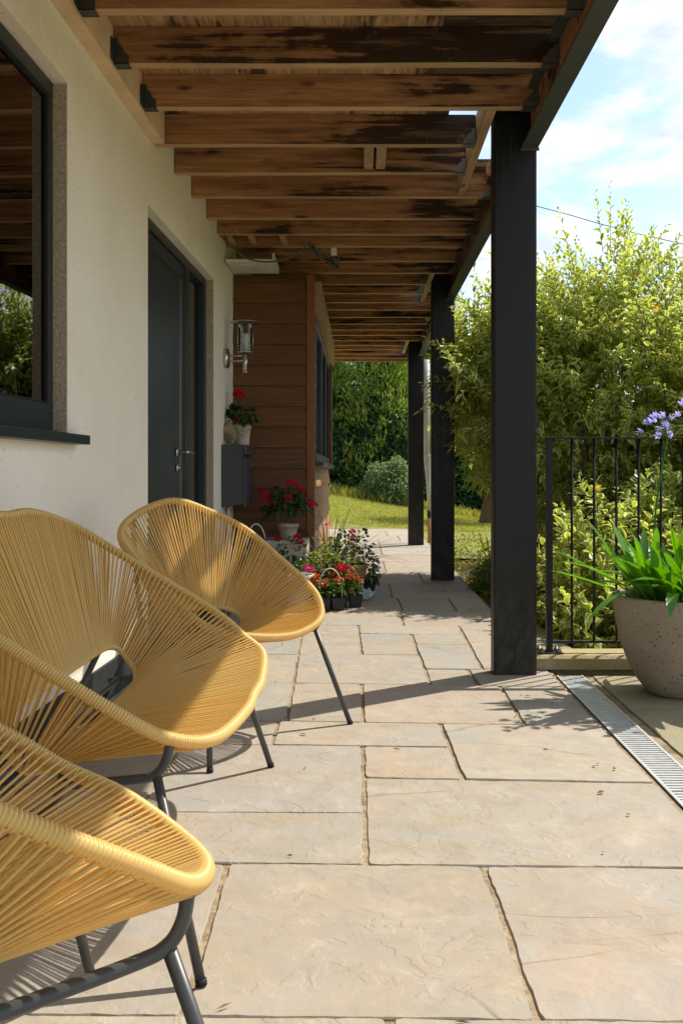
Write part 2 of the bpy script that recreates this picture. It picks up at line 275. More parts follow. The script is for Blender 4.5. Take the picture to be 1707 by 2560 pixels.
# ------------------------------------------------------------------ mesh helpers
def tag(o, label=None, cat=None, group=None, kind=None):
    for k, v in (('label', label), ('category', cat), ('group', group), ('kind', kind)):
        if v: o[k] = v
    return o
def empty(name, loc=(0, 0, 0), rz=0, label=None, cat=None, group=None):
    o = bpy.data.objects.new(name, None); col.objects.link(o); o.location = loc; o.rotation_euler = (0, 0, rz); o.empty_display_size = .1
    return tag(o, label, cat, group)
def addobj(name, me, parent=None, loc=None):
    o = bpy.data.objects.new(name, me); col.objects.link(o); o.parent = parent
    if loc is not None: o.location = loc
    return o
class MB:
    def __init__(s): s.v = []; s.f = []; s.sm = []
    def add(s, vs, fs, smooth=False):
        k = len(s.v); s.v += [tuple(p) for p in vs]; s.f += [tuple(i+k for i in f) for f in fs]; s.sm += [smooth]*len(fs); return s
    def box(s, a, b, ch=0.0):
        (x0, y0, z0), (x1, y1, z1) = a, b
        if x0 > x1: x0, x1 = x1, x0
        if y0 > y1: y0, y1 = y1, y0
        if z0 > z1: z0, z1 = z1, z0
        if ch <= 0:
            return s.add([(x0, y0, z0), (x1, y0, z0), (x1, y1, z0), (x0, y1, z0), (x0, y0, z1), (x1, y0, z1), (x1, y1, z1), (x0, y1, z1)],
                         [(0, 3, 2, 1), (4, 5, 6, 7), (0, 1, 5, 4), (1, 2, 6, 5), (2, 3, 7, 6), (3, 0, 4, 7)])
        bm = bmesh.new(); bmesh.ops.create_cube(bm, size=1)
        for p in bm.verts: p.co = ((x0+x1)/2+p.co.x*(x1-x0), (y0+y1)/2+p.co.y*(y1-y0), (z0+z1)/2+p.co.z*(z1-z0))
        bmesh.ops.bevel(bm, geom=bm.edges[:], offset=ch, segments=2, affect='EDGES', profile=.6)
        bm.verts.index_update(); s.add([p.co[:] for p in bm.verts], [[q.index for q in f.verts] for f in bm.faces]); bm.free(); return s
    def tube(s, pts, r, n=8, cap=True, closed=False):
        pts = [Vector(p) for p in pts]; m_ = len(pts); rr = r if isinstance(r, (list, tuple, np.ndarray)) else [r]*m_
        vs, fs = [], []; prev = None
        for i, p in enumerate(pts):
            t = (pts[(i+1) % m_]-pts[i-1]) if closed else (pts[min(i+1, m_-1)]-pts[max(i-1, 0)])
            t.normalize()
            if prev is None:
                a = Vector((0, 0, 1)) if abs(t.z) < .9 else Vector((1, 0, 0)); u = t.cross(a).normalized()
            else: u = (prev-t*prev.dot(t)).normalized()
            prev = u; w = t.cross(u)
            for k in range(n):
                an = 2*math.pi*k/n; vs.append(p+(u*math.cos(an)+w*math.sin(an))*rr[i])
        for i in range(m_ if closed else m_-1):
            j = (i+1) % m_
            for k in range(n): fs.append((i*n+k, i*n+(k+1) % n, j*n+(k+1) % n, j*n+k))
        if cap and not closed: fs += [tuple(range(n-1, -1, -1)), tuple((m_-1)*n+k for k in range(n))]
        return s.add(vs, fs, True)
    def lathe(s, prof, n=32, c=(0, 0, 0)):
        vs = [(c[0]+r*math.cos(2*math.pi*k/n), c[1]+r*math.sin(2*math.pi*k/n), c[2]+z) for r, z in prof for k in range(n)]
        fs = [(i*n+k, i*n+(k+1) % n, (i+1)*n+(k+1) % n, (i+1)*n+k) for i in range(len(prof)-1) for k in range(n)]
        return s.add(vs, fs, True)
    def build(s, name, mat, parent=None, loc=None, center=False):
        me = bpy.data.meshes.new(name); vs = s.v
        if center:
            a = np.array(vs); c = (a.min(0)+a.max(0))/2; vs = (a-c).tolist(); loc = tuple(c)
        me.from_pydata(vs, [], s.f); me.materials.append(MAT[mat] if isinstance(mat, str) else mat)
        me.polygons.foreach_set('use_smooth', s.sm); me.update()
        return addobj(name, me, parent, loc)
def smooth_path(pts, n=6):
    pts = [Vector(p) for p in pts]; out = []
    for i in range(len(pts)-1):
        a, b, c, d = pts[max(i-1, 0)], pts[i], pts[i+1], pts[min(i+2, len(pts)-1)]
        for k in range(n):
            t = k/n; out.append(.5*((2*b)+(c-a)*t+(2*a-5*b+4*c-d)*t*t+(3*b-a-3*c+d)*t**3))
    out.append(pts[-1]); return out
def nrm(a): return a/np.maximum(np.linalg.norm(a, axis=-1, keepdims=True), 1e-9)
def tri_mesh(name, V, T, mat, parent=None, attrs=None, smooth=False, loc=None):
    me = bpy.data.meshes.new(name); V = np.asarray(V, np.float32); T = np.asarray(T, np.int32)
    me.vertices.add(len(V)); me.vertices.foreach_set('co', V.ravel()); me.loops.add(T.size); me.loops.foreach_set('vertex_index', T.ravel())
    me.polygons.add(len(T)); me.polygons.foreach_set('loop_start', np.arange(0, T.size, 3, dtype=np.int32)); me.polygons.foreach_set('use_smooth', np.full(len(T), smooth))
    me.materials.append(MAT[mat]); me.update(calc_edges=True); me.validate()
    for k, a in (attrs or {}).items():
        at = me.attributes.new(k, 'FLOAT', 'POINT'); at.data.foreach_set('value', np.asarray(a, np.float32))
    return addobj(name, me, parent, loc)
def leaves(name, P, D, L, Wd, mat, parent=None, droop=.25, fold=.25, simple_leaf=False, up=None, roll=.5):
    """many leaves as one mesh: P base points, D directions, L lengths, Wd half widths"""
    P = np.asarray(P, float); n = len(P); D = nrm(np.asarray(D, float)); L = np.broadcast_to(L, n).reshape(n, 1); Wd = np.broadcast_to(Wd, n).reshape(n, 1)
    U = np.tile([0, 0, 1.], (n, 1)) if up is None else up
    U = U+rng.normal(0, roll, (n, 3)); S = nrm(np.cross(D, U)); U = nrm(np.cross(S, D)); Z = np.array([0, 0, 1.])
    dr = np.broadcast_to(droop, n).reshape(n, 1)
    def at(t): return P+D*L*t-Z*dr*L*t*t
    if simple_leaf:
        V = np.stack([P, at(.5)+S*Wd+U*Wd*fold, at(1.0), at(.5)-S*Wd+U*Wd*fold], 1); T = np.array([[0, 1, 2], [0, 2, 3]]); E = np.array([.2, 1, .6, 1]); k = 4
    else:
        a, b = at(.33), at(.7)
        V = np.stack([P, a+S*Wd+U*Wd*fold, a, a-S*Wd+U*Wd*fold, b+S*Wd*.78+U*Wd*fold*.8, b, b-S*Wd*.78+U*Wd*fold*.8, at(1.0)], 1)
        T = np.array([[0, 1, 2], [0, 2, 3], [1, 4, 5], [1, 5, 2], [2, 5, 6], [2, 6, 3], [4, 7, 5], [5, 7, 6]]); E = np.array([.3, 1, 0, 1, 1, 0, 1, .8]); k = 8
    TT = (T[None]+(np.arange(n)*k)[:, None, None]).reshape(-1, 3)
    return tri_mesh(name, V.reshape(-1, 3), TT, mat, parent, {'edge': np.tile(E, n), 'rnd': np.repeat(rng.random(n), k)})
def straps(name, P, D, L, Wd, mat, parent=None, droop=.5, seg=6, fold=.3):
    """long strap leaves as one mesh"""
    P = np.asarray(P, float); n = len(P); D = nrm(np.asarray(D, float)); L = np.broadcast_to(L, n).reshape(n, 1); Wd = np.broadcast_to(Wd, n).reshape(n, 1); dr = np.broadcast_to(droop, n).reshape(n, 1)
    Z = np.array([0, 0, 1.]); H = D.copy(); H[:, 2] = 0; H = nrm(H+1e-6); S = nrm(np.cross(H, np.tile(Z, (n, 1))))
    V = []; E = []
    for i in range(seg+1):
        t = i/seg; c = P+D*L*t-Z*dr*L*t*t+H*dr*L*.35*t*t; w = Wd*(.55+.9*t if t < .5 else 1.0)*(1 if t < .7 else max(.04, 1-((t-.7)/.3)**2))
        U = Z*fold*w
        V += [c+S*w+U, c, c-S*w+U]; E += [1, 0, 1]
    V = np.stack(V, 1); k = (seg+1)*3; T = []
    for i in range(seg):
        a = i*3
        for j in (0, 1): T += [[a+j, a+j+3, a+j+4], [a+j, a+j+4, a+j+1]]
    TT = (np.array(T)[None]+(np.arange(n)*k)[:, None, None]).reshape(-1, 3)
    return tri_mesh(name, V.reshape(-1, 3), TT, mat, parent, {'edge': np.tile(E, n), 'rnd': np.repeat(rng.random(n), k)}, True)
def ball_dirs(n, zmin=-1.0):
    d = nrm(rng.normal(size=(n*3, 3))); d = d[d[:, 2] > zmin][:n]; return d

# ================================================================== THE SETTING
mb = MB(); mb.add([(-400, -60, -.32), (400, -60, -.32), (400, 900, -.32), (-400, 900, -.32)], [(0, 1, 2, 3)])
tag(mb.build('ground', 'lawn'), kind='structure')
def lawn_z(x, y):
    t = max(0, min(1.6, (y-14.3)/5.7)); s = .33-.17*max(-5, min(4.5, x))
    return t*s-.012-.10*max(0, min(1, (x-1.0)/2))*max(0, min(1, (15-y)/3))
nx, ny = 61, 41; vs = []; fs = []
for j in range(ny):
    for i in range(nx):
        x = -12+i*.45; y = 10.0+j*.5
        if y > 26: y = 26+(y-26)*3
        vs.append((x, y, lawn_z(x, y)-(0.05 if y < 14.6 and x < .95 else 0)+.02*mnoise.noise((x*.7, y*.7, 0))))
for j in range(ny-1):
    for i in range(nx-1): fs.append((j*nx+i, j*nx+i+1, (j+1)*nx+i+1, (j+1)*nx+i))
tag(MB().add(vs, fs, True).build('lawn', 'lawn'), kind='structure')
# planted bed beside the patio
vs = []; fs = []; nx, ny = 25, 30
for j in range(ny):
    for i in range(nx):
        x = .905+i*.25; y = 4.4+j*.25; e = max(0, 1-abs(y-8)/2)
        vs.append((x, y, -.07-.05*min(1, max(0, (x-1.2)))+.03*mnoise.noise((x*2, y*2, 1))-.1*(1 if y < 5.2 else 0)))
for j in range(ny-1):
    for i in range(nx-1): fs.append((j*nx+i, j*nx+i+1, (j+1)*nx+i+1, (j+1)*nx+i))
tag(MB().add(vs, fs, True).build('soil_bed', 'earth'), kind='structure')

# patio: mortar bed with separate slabs
mb = MB()
mb.add([(-1.2, -.7, -.007), (.905, -.7, -.007), (.905, 4.20, -.007), (-1.2, 4.20, -.007)], [(0, 1, 2, 3)])
mb.add([(-1.2, 4.20, -.007), (.905, 4.20, -.007), (.905, 14.7, -.007), (-.48, 15.4, -.007), (-3.3, 15.6, -.007), (-3.3, 10.2, -.007), (-1.2, 10.2, -.007)], [(0, 1, 2, 3, 4, 5, 6)])
mb.add([(1.029, -.7, -.007), (3.3, -.7, -.007), (3.3, 4.16, -.007), (1.029, 4.16, -.007)], [(0, 1, 2, 3)])
mb.add([(.905, -.7, -.007), (.905, 4.20, -.007), (.905, 4.20, -.12), (.905, -.7, -.12)], [(0, 1, 2, 3)])
patio = tag(mb.build('patio', 'mortar'), kind='structure')
mb = MB(); mb.add([(-1.25, -7, -.006), (6, -7, -.006), (6, -.701, -.006), (-1.25, -.701, -.006)], [(0, 1, 2, 3)]); mb.add([(3.301, -.701, -.006), (6, -.701, -.006), (6, 4.1, -.006), (3.301, 4.1, -.006)], [(0, 1, 2, 3)])  # unseen paving behind and right of the camera, added for its bounce light
tag(mb.build('unseen_terrace', 'slab'), kind='structure')
SLABS=[(-.308,1.555,.307,1.544,.293,2.151,-.319,2.165),(.307,1.544,.893,1.533,.893,2.138,.293,2.151),(-1.118,1.57,-.308,1.555,-.319,2.165,-1.102,2.182),
(-.62,2.171,.013,2.157,.012,2.485,-.617,2.492),(-1.102,2.182,-.62,2.171,-.617,2.492,-1.093,2.498),(-.617,2.492,.012,2.485,.009,3.09,-.612,3.117),
(-1.093,2.498,-.617,2.492,-.612,3.117,-1.076,3.136),(.013,2.157,.893,2.138,.893,2.722,.011,2.774),(.011,2.774,.315,2.756,.307,3.078,.009,3.09),
(.315,2.756,.893,2.722,.893,3.33,.3,3.364),(-.307,3.104,.307,3.078,.3,3.364,-.307,3.398),(-1.076,3.136,-.307,3.104,-.307,3.398,-1.068,3.441),
(.011,3.38,.611,3.346,.613,3.956,.007,3.994),(.611,3.346,.893,3.33,.893,3.939,.613,3.956),(-.276,3.397,.011,3.38,.007,3.994,-.297,4.013),
(-1.068,3.441,-.276,3.397,-.297,4.013,-1.052,4.06),(-.297,4.013,.311,3.975,.303,4.621,-.318,4.642),(-1.052,4.06,-.297,4.013,-.318,4.642,-1.035,4.666),
(.311,3.975,.522,3.962,.512,4.29,.307,4.299),(.522,3.962,.893,3.939,.893,4.274,.512,4.29),(.307,4.299,.583,4.288,.593,4.905,.299,4.918),
(.583,4.288,.893,4.274,.893,5.479,.603,5.494),(.008,4.631,.303,4.621,.295,5.214,-.006,5.236),(-.006,5.236,.598,5.192,.603,5.494,-.012,5.525),
(.299,4.918,.593,4.905,.598,5.192,.295,5.214),(-.318,4.642,.008,4.631,-.012,5.525,-.347,5.542),(-1.035,4.666,-.318,4.642,-.347,5.542,-1.011,5.576),
(.265,5.511,.893,5.479,.893,6.067,.271,6.092),(-.347,5.542,.265,5.511,.271,6.092,-.367,6.118),(-1.011,5.576,-.347,5.542,-.367,6.118,-.996,6.144),
(.286,6.092,.65,6.077,.653,6.709,.275,6.718),(.65,6.077,.893,6.067,.893,6.703,.653,6.709),(-.367,6.118,.286,6.092,.275,6.718,-.387,6.733),
(-.996,6.144,-.367,6.118,-.387,6.733,-.98,6.746),(-.36,6.732,.24,6.718,.24,7.603,-.36,7.615),(.24,6.718,.9,6.703,.9,7.59,.24,7.603),
(-.36,7.615,.54,7.597,.54,8.415,-.36,8.433),(.54,7.597,.9,7.59,.9,8.408,.54,8.415),(-.36,8.433,.24,8.421,.24,9.437,-.36,9.449),
(.24,8.421,.9,8.408,.9,9.424,.24,9.437),(-.36,9.449,.09,9.44,.09,10.166,-.36,10.175),(.09,9.44,.9,9.424,.9,10.15,.09,10.166),
(-3.2,10.232,-2.6,10.22,-2.6,11.242,-3.2,11.254),(-2.6,10.22,-2.15,10.211,-2.15,11.233,-2.6,11.242),(-2.15,10.211,-1.55,10.199,-1.55,11.221,-2.15,11.233),
(-1.55,10.199,-.95,10.187,-.95,11.209,-1.55,11.221),(-.95,10.187,-.35,10.175,-.35,11.197,-.95,11.209),(-.35,10.175,.25,10.163,.25,11.185,-.35,11.197),
(.25,10.163,.9,10.15,.9,11.172,.25,11.185),(-3.2,11.254,-2.6,11.242,-2.6,12.349,-3.2,12.361),(-2.6,11.242,-2.15,11.233,-2.15,12.34,-2.6,12.349),
(-2.15,11.233,-1.55,11.221,-1.55,12.328,-2.15,12.34),(-1.55,11.221,-.95,11.209,-.95,12.316,-1.55,12.328),(-.95,11.209,-.35,11.197,-.35,12.304,-.95,12.316),
(-.35,11.197,.25,11.185,.25,12.292,-.35,12.304),(.25,11.185,.9,11.172,.9,12.279,.25,12.292),(-3.2,12.361,-2.6,12.349,-2.6,13.271,-3.2,13.283),
(-2.6,12.349,-2.15,12.34,-2.15,13.262,-2.6,13.271),(-2.15,12.34,-1.55,12.328,-1.55,13.25,-2.15,13.262),(-1.55,12.328,-.65,12.31,-.65,13.232,-1.55,13.25),
(-.65,12.31,-.05,12.298,-.05,13.22,-.65,13.232),(-.05,12.298,.55,12.286,.55,13.208,-.05,13.22),(.55,12.286,.9,12.279,.9,13.201,.55,13.208),
(-3.2,13.283,-2.3,13.265,-2.3,14.241,-3.2,14.259),(-2.3,13.265,-1.7,13.253,-1.7,14.229,-2.3,14.241),(-1.7,13.253,-1.25,13.244,-1.25,14.22,-1.7,14.229),
(-1.25,13.244,-.65,13.232,-.65,14.208,-1.25,14.22),(-.65,13.232,-.2,13.223,-.2,14.199,-.65,14.208),(-.2,13.223,.4,13.211,.4,14.187,-.2,14.199),
(.4,13.211,.9,13.201,.9,14.177,.4,14.187),(-3.2,14.259,-2.6,14.247,-2.6,15.268,-3.2,15.28),(-2.6,14.247,-1.7,14.229,-1.7,15.25,-2.6,15.268),
(-1.7,14.229,-.8,14.211,-.8,15.232,-1.7,15.25),(-.8,14.211,-.2,14.199,-.2,15.22,-.8,15.232),(-.2,14.199,.9,14.177,.9,15.198,-.2,15.22),
(-1.15,1.224,-.7,1.211,-.7,1.562,-1.15,1.571),(-.7,1.211,.05,1.188,.05,1.549,-.7,1.562),(.05,1.188,.893,1.163,.893,1.533,.05,1.549),
(-1.15,.634,-.497,.615,-.497,1.205,-1.15,1.224),(-.497,.615,.033,.599,.033,1.189,-.497,1.205),(.033,.599,.893,.573,.893,1.163,.033,1.189),
(-1.15,.034,-.688,.021,-.688,.621,-1.15,.634),(-.688,.021,.208,-.006,.208,.594,-.688,.621),(.208,-.006,.893,-.027,.893,.573,.208,.594),
(-1.15,-.566,-.63,-.581,-.63,.019,-1.15,.034),(-.63,-.581,.18,-.605,.18,-.005,-.63,.019),(.18,-.605,.893,-.627,.893,-.027,.18,-.005),
(1.06,3.585,1.98,3.585,1.98,4.15,1.06,4.15),(1.98,3.585,2.6,3.585,2.6,4.15,1.98,4.15),(2.6,3.585,3.2,3.585,3.2,4.15,2.6,4.15),
(1.06,2.95,1.96,2.95,1.96,3.585,1.06,3.585),(1.96,2.95,2.35,2.95,2.35,3.585,1.96,3.585),(2.35,2.95,3.2,2.95,3.2,3.585,2.35,3.585),
(1.06,2.2,1.66,2.2,1.66,2.95,1.06,2.95),(1.66,2.2,2.35,2.2,2.35,2.95,1.66,2.95),(2.35,2.2,3.2,2.2,3.2,2.95,2.35,2.95),
(1.06,1.6,1.91,1.6,1.91,2.2,1.06,2.2),(1.91,1.6,2.35,1.6,2.35,2.2,1.91,2.2),(2.35,1.6,3.2,1.6,3.2,2.2,2.35,2.2),
(1.06,.9,1.96,.9,1.96,1.6,1.06,1.6),(1.96,.9,2.35,.9,2.35,1.6,1.96,1.6),(2.35,.9,3.2,.9,3.2,1.6,2.35,1.6),
(1.06,.2,1.91,.2,1.91,.9,1.06,.9),(1.91,.2,2.35,.2,2.35,.9,1.91,.9),(2.35,.2,3.2,.2,3.2,.9,2.35,.9)]
def slab(q, mat, parent, z=0.0, th=.03, inset=.0068, step=.05, jit=.003):
    q = [Vector((q[i], q[i+1])) for i in range(0, 8, 2)]; c = sum(q, Vector((0, 0)))/4
    out = []
    for k in range(4):
        a, b = q[k], q[(k+1) % 4]; n_ = max(2, int((b-a).length/step)); d = (b-a).normalized(); nn = Vector((-d.y, d.x)); ins = inset if k % 2 else inset*.5
        for i in range(n_):
            p = a+(b-a)*(i/n_)+nn*ins
            if i == 0: p = a+nn*ins+d*(inset if k % 2 == 0 else inset*.5)
            w = mnoise.noise((p.x*9, p.y*9, k*3.1))*jit*1.3+mnoise.noise((p.x*40, p.y*40, k))*jit
            if i == 0: p += nn*.003+d*.003
            out.append(p+nn*w)
    n_ = len(out); dz = random.uniform(-.0015, .0015)
    tx, ty = random.uniform(-.002, .002), random.uniform(-.002, .002)
    def zz(p): return z+dz+tx*(p.x-c.x)+ty*(p.y-c.y)
    vs = [(p.x-c.x, p.y-c.y, zz(p)-th) for p in out]+[(p.x-c.x, p.y-c.y, zz(p)-.003) for p in out]
    vs += [(p.x-c.x-(p-c).normalized().x*.0022, p.y-c.y-(p-c).normalized().y*.0022, zz(p)) for p in out]
    fs = []
    for r in (0, 1):
        for k in range(n_): fs.append((r*n_+k, r*n_+(k+1) % n_, (r+1)*n_+(k+1) % n_, (r+1)*n_+k))
    fs.append(tuple(range(2*n_, 3*n_)))
    return MB().add(vs, fs).build('paving_slab', mat, parent, (c.x, c.y, 0))
for q in SLABS:
    y = sum(q[1::2])/4; x = sum(q[0::2])/4
    slab(q, 'slabg' if x > 1.03 else 'slab', patio, step=.022 if y < 3.5 else (.06 if y < 7 else .15))
# coping slabs beyond the kerb
for q in ((.83, 4.47, 1.17, 4.47, 1.13, 4.98, .83, 4.98), (.83, 5.0, 1.13, 5.0, 1.10, 5.55, .83, 5.55)):
    slab(q, 'slabg', patio, z=-.004, th=.09, step=.08)

# ================================================================== HOUSE (local y runs along the wall, local x points out of it)
house = empty('house', (-1.1415, 0, 0), -math.atan(.0267), 'cream rendered house with dark window, panelled door and brown timber clad bay', 'house')
WY0, WY1, DY0, DY1 = 1.15, 3.25, 4.355, 6.04
WZ0, WZ1, DZ1 = 1.075, 2.345, 2.235
T = -.30
mb = MB()
for a, b in (((-.3, -2.5, 0), (0, WY0, 5.4)), ((-.3, WY0, 0), (0, WY1, WZ0)), ((-.3, WY0, WZ1), (0, WY1, 5.4)), ((-.3, WY1, 0), (0, DY0, 5.4)), ((-.3, DY0, DZ1), (0, DY1, 5.4)), ((-.3, DY1, 0), (0, 14, 5.4))):
    mb.box(a, b)
wall = mb.build('wall', 'render', house)
mb = MB(); mb.box((.001, -2.5, -.02), (.012, DY0-.02, .155)); mb.box((.001, DY1+.02, -.02), (.012, 6.8, .155)); mb.build('plinth', 'plinth', wall)
mb = MB()   # rough textured reveals round the openings
mb.box((-.052, WY1-.004, WZ0+.012), (-.002, WY1-.0005, WZ1-.004)); mb.build('window_reveal', 'reveal', wall)
mb = MB(); mb.box((-.05, DY1-.004, .0), (-.002, DY1-.0005, DZ1-.004)); mb.build('door_reveal', 'reveal', wall)
# window
win = MB(); fx0, fx1 = -.115, -.05; fw = .040
win.box((fx0, WY0, WZ0+.012), (fx1, WY1-.005, WZ0+.105), .003); win.box((fx0, WY0, WZ1-.06), (fx1, WY1-.005, WZ1-.004), .003)
win.box((fx0+.001, WY1-.005-fw, WZ0+.104), (fx1-.001, WY1-.0055, WZ1-.059), .003); win.box((fx0+.001, WY0, WZ0+.104), (fx1-.001, WY0+fw, WZ1-.059), .003)
win.box((fx0+.001, 2.02, WZ0+.104), (fx1-.001, 2.09, WZ1-.059), .003)
window = win.build('window', 'frame', house)
mb = MB()
for y0, y1 in ((WY0+fw-.002, 2.022), (2.088, WY1-fw-.003)):
    z0, z1 = WZ0+.103, WZ1-.058
    mb.box((-.0635, y0, z0), (-.0525, y0+.012, z1)); mb.box((-.0635, y1-.012, z0), (-.0525, y1, z1)); mb.box((-.0635, y0+.0121, z0), (-.0525, y1-.0121, z0+.012)); mb.box((-.0635, y0+.0121, z1-.012), (-.0525, y1-.0121, z1))
mb.build('glazing_bead', 'black', window)
for y0, y1 in ((WY0+fw, 2.02), (2.09, WY1-fw-.005)):
    MB().box((-.068, y0, WZ0+.105), (-.064, y1, WZ1-.06)).build('window_pane', 'glass', window)
MB().box((-.06, WY0, WZ0-.034), (.055, 3.335, WZ0), .002).build('window_sill', 'frame', window)
MB().box((-.06, WY0, WZ0), (-.001, WY1-.001, WZ0+.008)).build('sill_gasket', 'black', window)
mb = MB(); z0, z1 = WZ0-.3, WZ1+.2      # room behind the glass
mb.add([(-.31, .9, z0), (-.31, 3.6, z0), (-2.6, 3.6, z0), (-2.6, .9, z0), (-.31, .9, z1), (-.31, 3.6, z1), (-2.6, 3.6, z1), (-2.6, .9, z1)], [(0, 1, 2, 3), (4, 5, 6, 7), (1, 2, 6, 5), (2, 3, 7, 6), (3, 0, 4, 7)])
mb.build('room', 'dark', house)
vs = []; fs = []
for k in range(25):
    y = 2.62+k*.024; x = -.26+.022*math.sin(k*1.5); vs += [(x, y, WZ0+.03), (x, y, WZ1)]
for k in range(24): fs.append((2*k, 2*k+2, 2*k+3, 2*k+1))
MB().add(vs, fs, True).build('curtain', 'curtain', house)
# door with sidelights
dx0, dx1 = -.12, -.05
mb = MB(); mb.box((dx0, DY0, DZ1-.06), (dx1, DY1-.005, DZ1-.003), .003); mb.box((dx0, DY0, .0), (dx1, DY1-.005, .03), .002)
for y, w in ((DY0, .05), (4.515, .07), (5.40, .12), (5.965, .07)): mb.box((dx0+.001, y+.0005, .0295), (dx1-.001, y+w-.001, DZ1-.0595), .003)
door = mb.build('front_door', 'frame', house)
lf = MB(); lf.box((-.112, 4.586, .031), (-.068, 5.399, DZ1-.061), .002); leaf = lf.build('door_leaf', 'door', door)
mb = MB()      # raised border round the boarded panel
for a, b in (((4.588, .04), (4.66, DZ1-.065)), ((5.32, .04), (5.397, DZ1-.065))): mb.box((-.0675, a[0], a[1]), (-.0575, b[0], b[1]), .002)
mb.box((-.0675, 4.6605, DZ1-.15), (-.0575, 5.3195, DZ1-.065), .002); mb.build('door_border', 'door', leaf)
for k in range(6):
    y = 4.664+k*.1092; MB().box((-.0675, y, .05), (-.061, y+.1055, DZ1-.153), .0015).build('door_board', 'door', leaf)
mb = MB(); mb.add([(-.058, 5.3205, .06), (-.0572, 5.3205, .06), (-.0572, 5.3205, DZ1-.15), (-.058, 5.3205, DZ1-.15)], [(0, 1, 2, 3)])
mb = MB(); mb.box((-.0605, 5.3155, .06), (-.0565, 5.3195, DZ1-.155)); mb.build('door_edge_strip', 'chrome', leaf)
h = MB(); h.tube([(-.0575, 5.205, 1.055), (-.049, 5.205, 1.055)], .026, 16); h.tube(smooth_path([(-.05, 5.205, 1.055), (-.005, 5.205, 1.055), (.008, 5.22, 1.055), (.008, 5.34, 1.05)], 4), .0095, 8); h.build('door_handle', 'chrome', leaf)
h = MB(); h.tube([(-.0575, 5.205, .965), (-.048, 5.205, .965)], .022, 14); h.tube([(-.05, 5.205, .965), (-.038, 5.205, .965)], .009, 8); h.build('door_lock', 'chrome', leaf)
for y0, y1 in ((4.405, 4.515), (5.52, 5.965)): MB().box((-.09, y0, .031), (-.084, y1, DZ1-.061)).build('sidelight_pane', 'glass', door)
mb = MB()
for y0, y1 in ((4.404, 4.516), (5.519, 5.966)):
    mb.box((-.083, y0, .03), (-.066, y0+.014, DZ1-.0605)); mb.box((-.083, y1-.014, .03), (-.066, y1, DZ1-.0605))
mb.build('sidelight_bead', 'frame', door)
mb = MB(); mb.add([(-.31, 4.2, 0), (-.31, 6.2, 0), (-1.8, 6.2, 0), (-1.8, 4.2, 0), (-.31, 4.2, 2.6), (-.31, 6.2, 2.6), (-1.8, 6.2, 2.6), (-1.8, 4.2, 2.6)], [(0, 1, 2, 3), (4, 5, 6, 7), (1, 2, 6, 5), (2, 3, 7, 6), (3, 0, 4, 7)]); mb.build('hall', 'dark', house)
MB().box((-.05, DY0, -.0075), (.08, DY1, .0185), .004).build('threshold', 'frame', door)

# timber clad bay: world aligned, so it hangs under a counter-rotated part
def unrot(o):   # part of the house built in world coordinates
    o.matrix_parent_inverse = (Matrix.Translation(house.location) @ Matrix.Rotation(house.rotation_euler.z, 4, 'Z')).inverted(); return o
BX, BY0, BY1, BZ = -.347, 6.793, 10.4, 2.43
mb = MB(); mb.box((-1.02, BY0+.03, 0), (BX-.03, BY0+.06, BZ-.01)); mb.box((BX-.06, BY0+.06, 0), (BX-.03, 7.02, BZ-.01)); mb.box((BX-.06, 7.02, 0), (BX-.03, 10.1, 1.0)); mb.box((BX-.06, 7.02, 2.2), (BX-.03, 10.1, BZ-.01)); mb.box((BX-.06, 10.1, 0), (BX-.03, BY1, BZ-.01)); mb.box((-1.02, BY1-.03, 0), (BX-.06, BY1, BZ-.01)); mb.box((-1.02, BY0+.06, BZ-.06), (BX-.06, BY1-.03, BZ-.012))
bay = unrot(mb.build('bay', 'dark', house))
pitch = .1557; zs = [1.595-.1557*k for k in range(-6, 11)]
def lap(name, axis, a0, a1, off, z0, z1, mat, parent, sgn):
    # one lapped board: thin at its top edge, thick at its lower edge
    t0, t1 = .030, .006
    if axis == 'x':
        vs = [(a, off+s_*0+d, z) for a in (a0, a1) for d, z in ((0, z0), (-t0, z0), (-t1, z1), (0, z1))]
    else:
        vs = [(off+d, a, z) for a in (a0, a1) for d, z in ((0, z0), (t0, z0), (t1, z1), (0, z1))]
    fs = [(0, 1, 2, 3), (7, 6, 5, 4), (1, 5, 6, 2), (0, 4, 5, 1), (3, 2, 6, 7), (0, 3, 7, 4)]
    return MB().add(vs, fs).build(name, mat, parent, center=True)
s_ = 0
for z in zs:
    z0 = max(z, .02); z1 = min(z+pitch+.012, BZ)
    if z1-z0 < .03: continue
    lap('cladding_board', 'x', -.985, BX-.058, BY0+.029, z0, z1, 'clad', bay, 1)
    y0 = BY0+.06
    if z1 < 1.04: lap('side_cladding_board', 'y', y0, BY1, BX-.0295, z0, z1, 'clad_side', bay, 1)
    else:
        if z0 < 1.0: z0 = z0
        lap('side_cladding_board', 'y', y0, 7.015, BX-.0295, z0, z1, 'clad_side', bay, 1)
        lap('side_cladding_board', 'y', 10.105, BY1, BX-.0295, z0, z1, 'clad_side', bay, 1)
MB().box((BX-.055, BY0, .0), (BX+.004, BY0+.058, BZ), .003).build('corner_trim', 'trim', bay)
bw = MB(); bw.box((BX-.055, 7.02, 1.02), (BX+.005, 10.1, 1.09), .003); bw.box((BX-.055, 7.02, 2.08), (BX+.005, 10.1, 2.16), .003)
for y in (7.0205, 8.02, 9.05, 10.03): bw.box((BX-.054, y, 1.0895), (BX+.004, y+.069, 2.0805), .003)
bwin = bw.build('bay_window', 'frame', bay)
for y0, y1 in ((7.09, 8.02), (8.09, 9.05), (9.12, 10.03)): MB().box((BX-.03, y0, 1.09), (BX-.025, y1, 2.08)).build('bay_window_pane', 'glass', bwin)
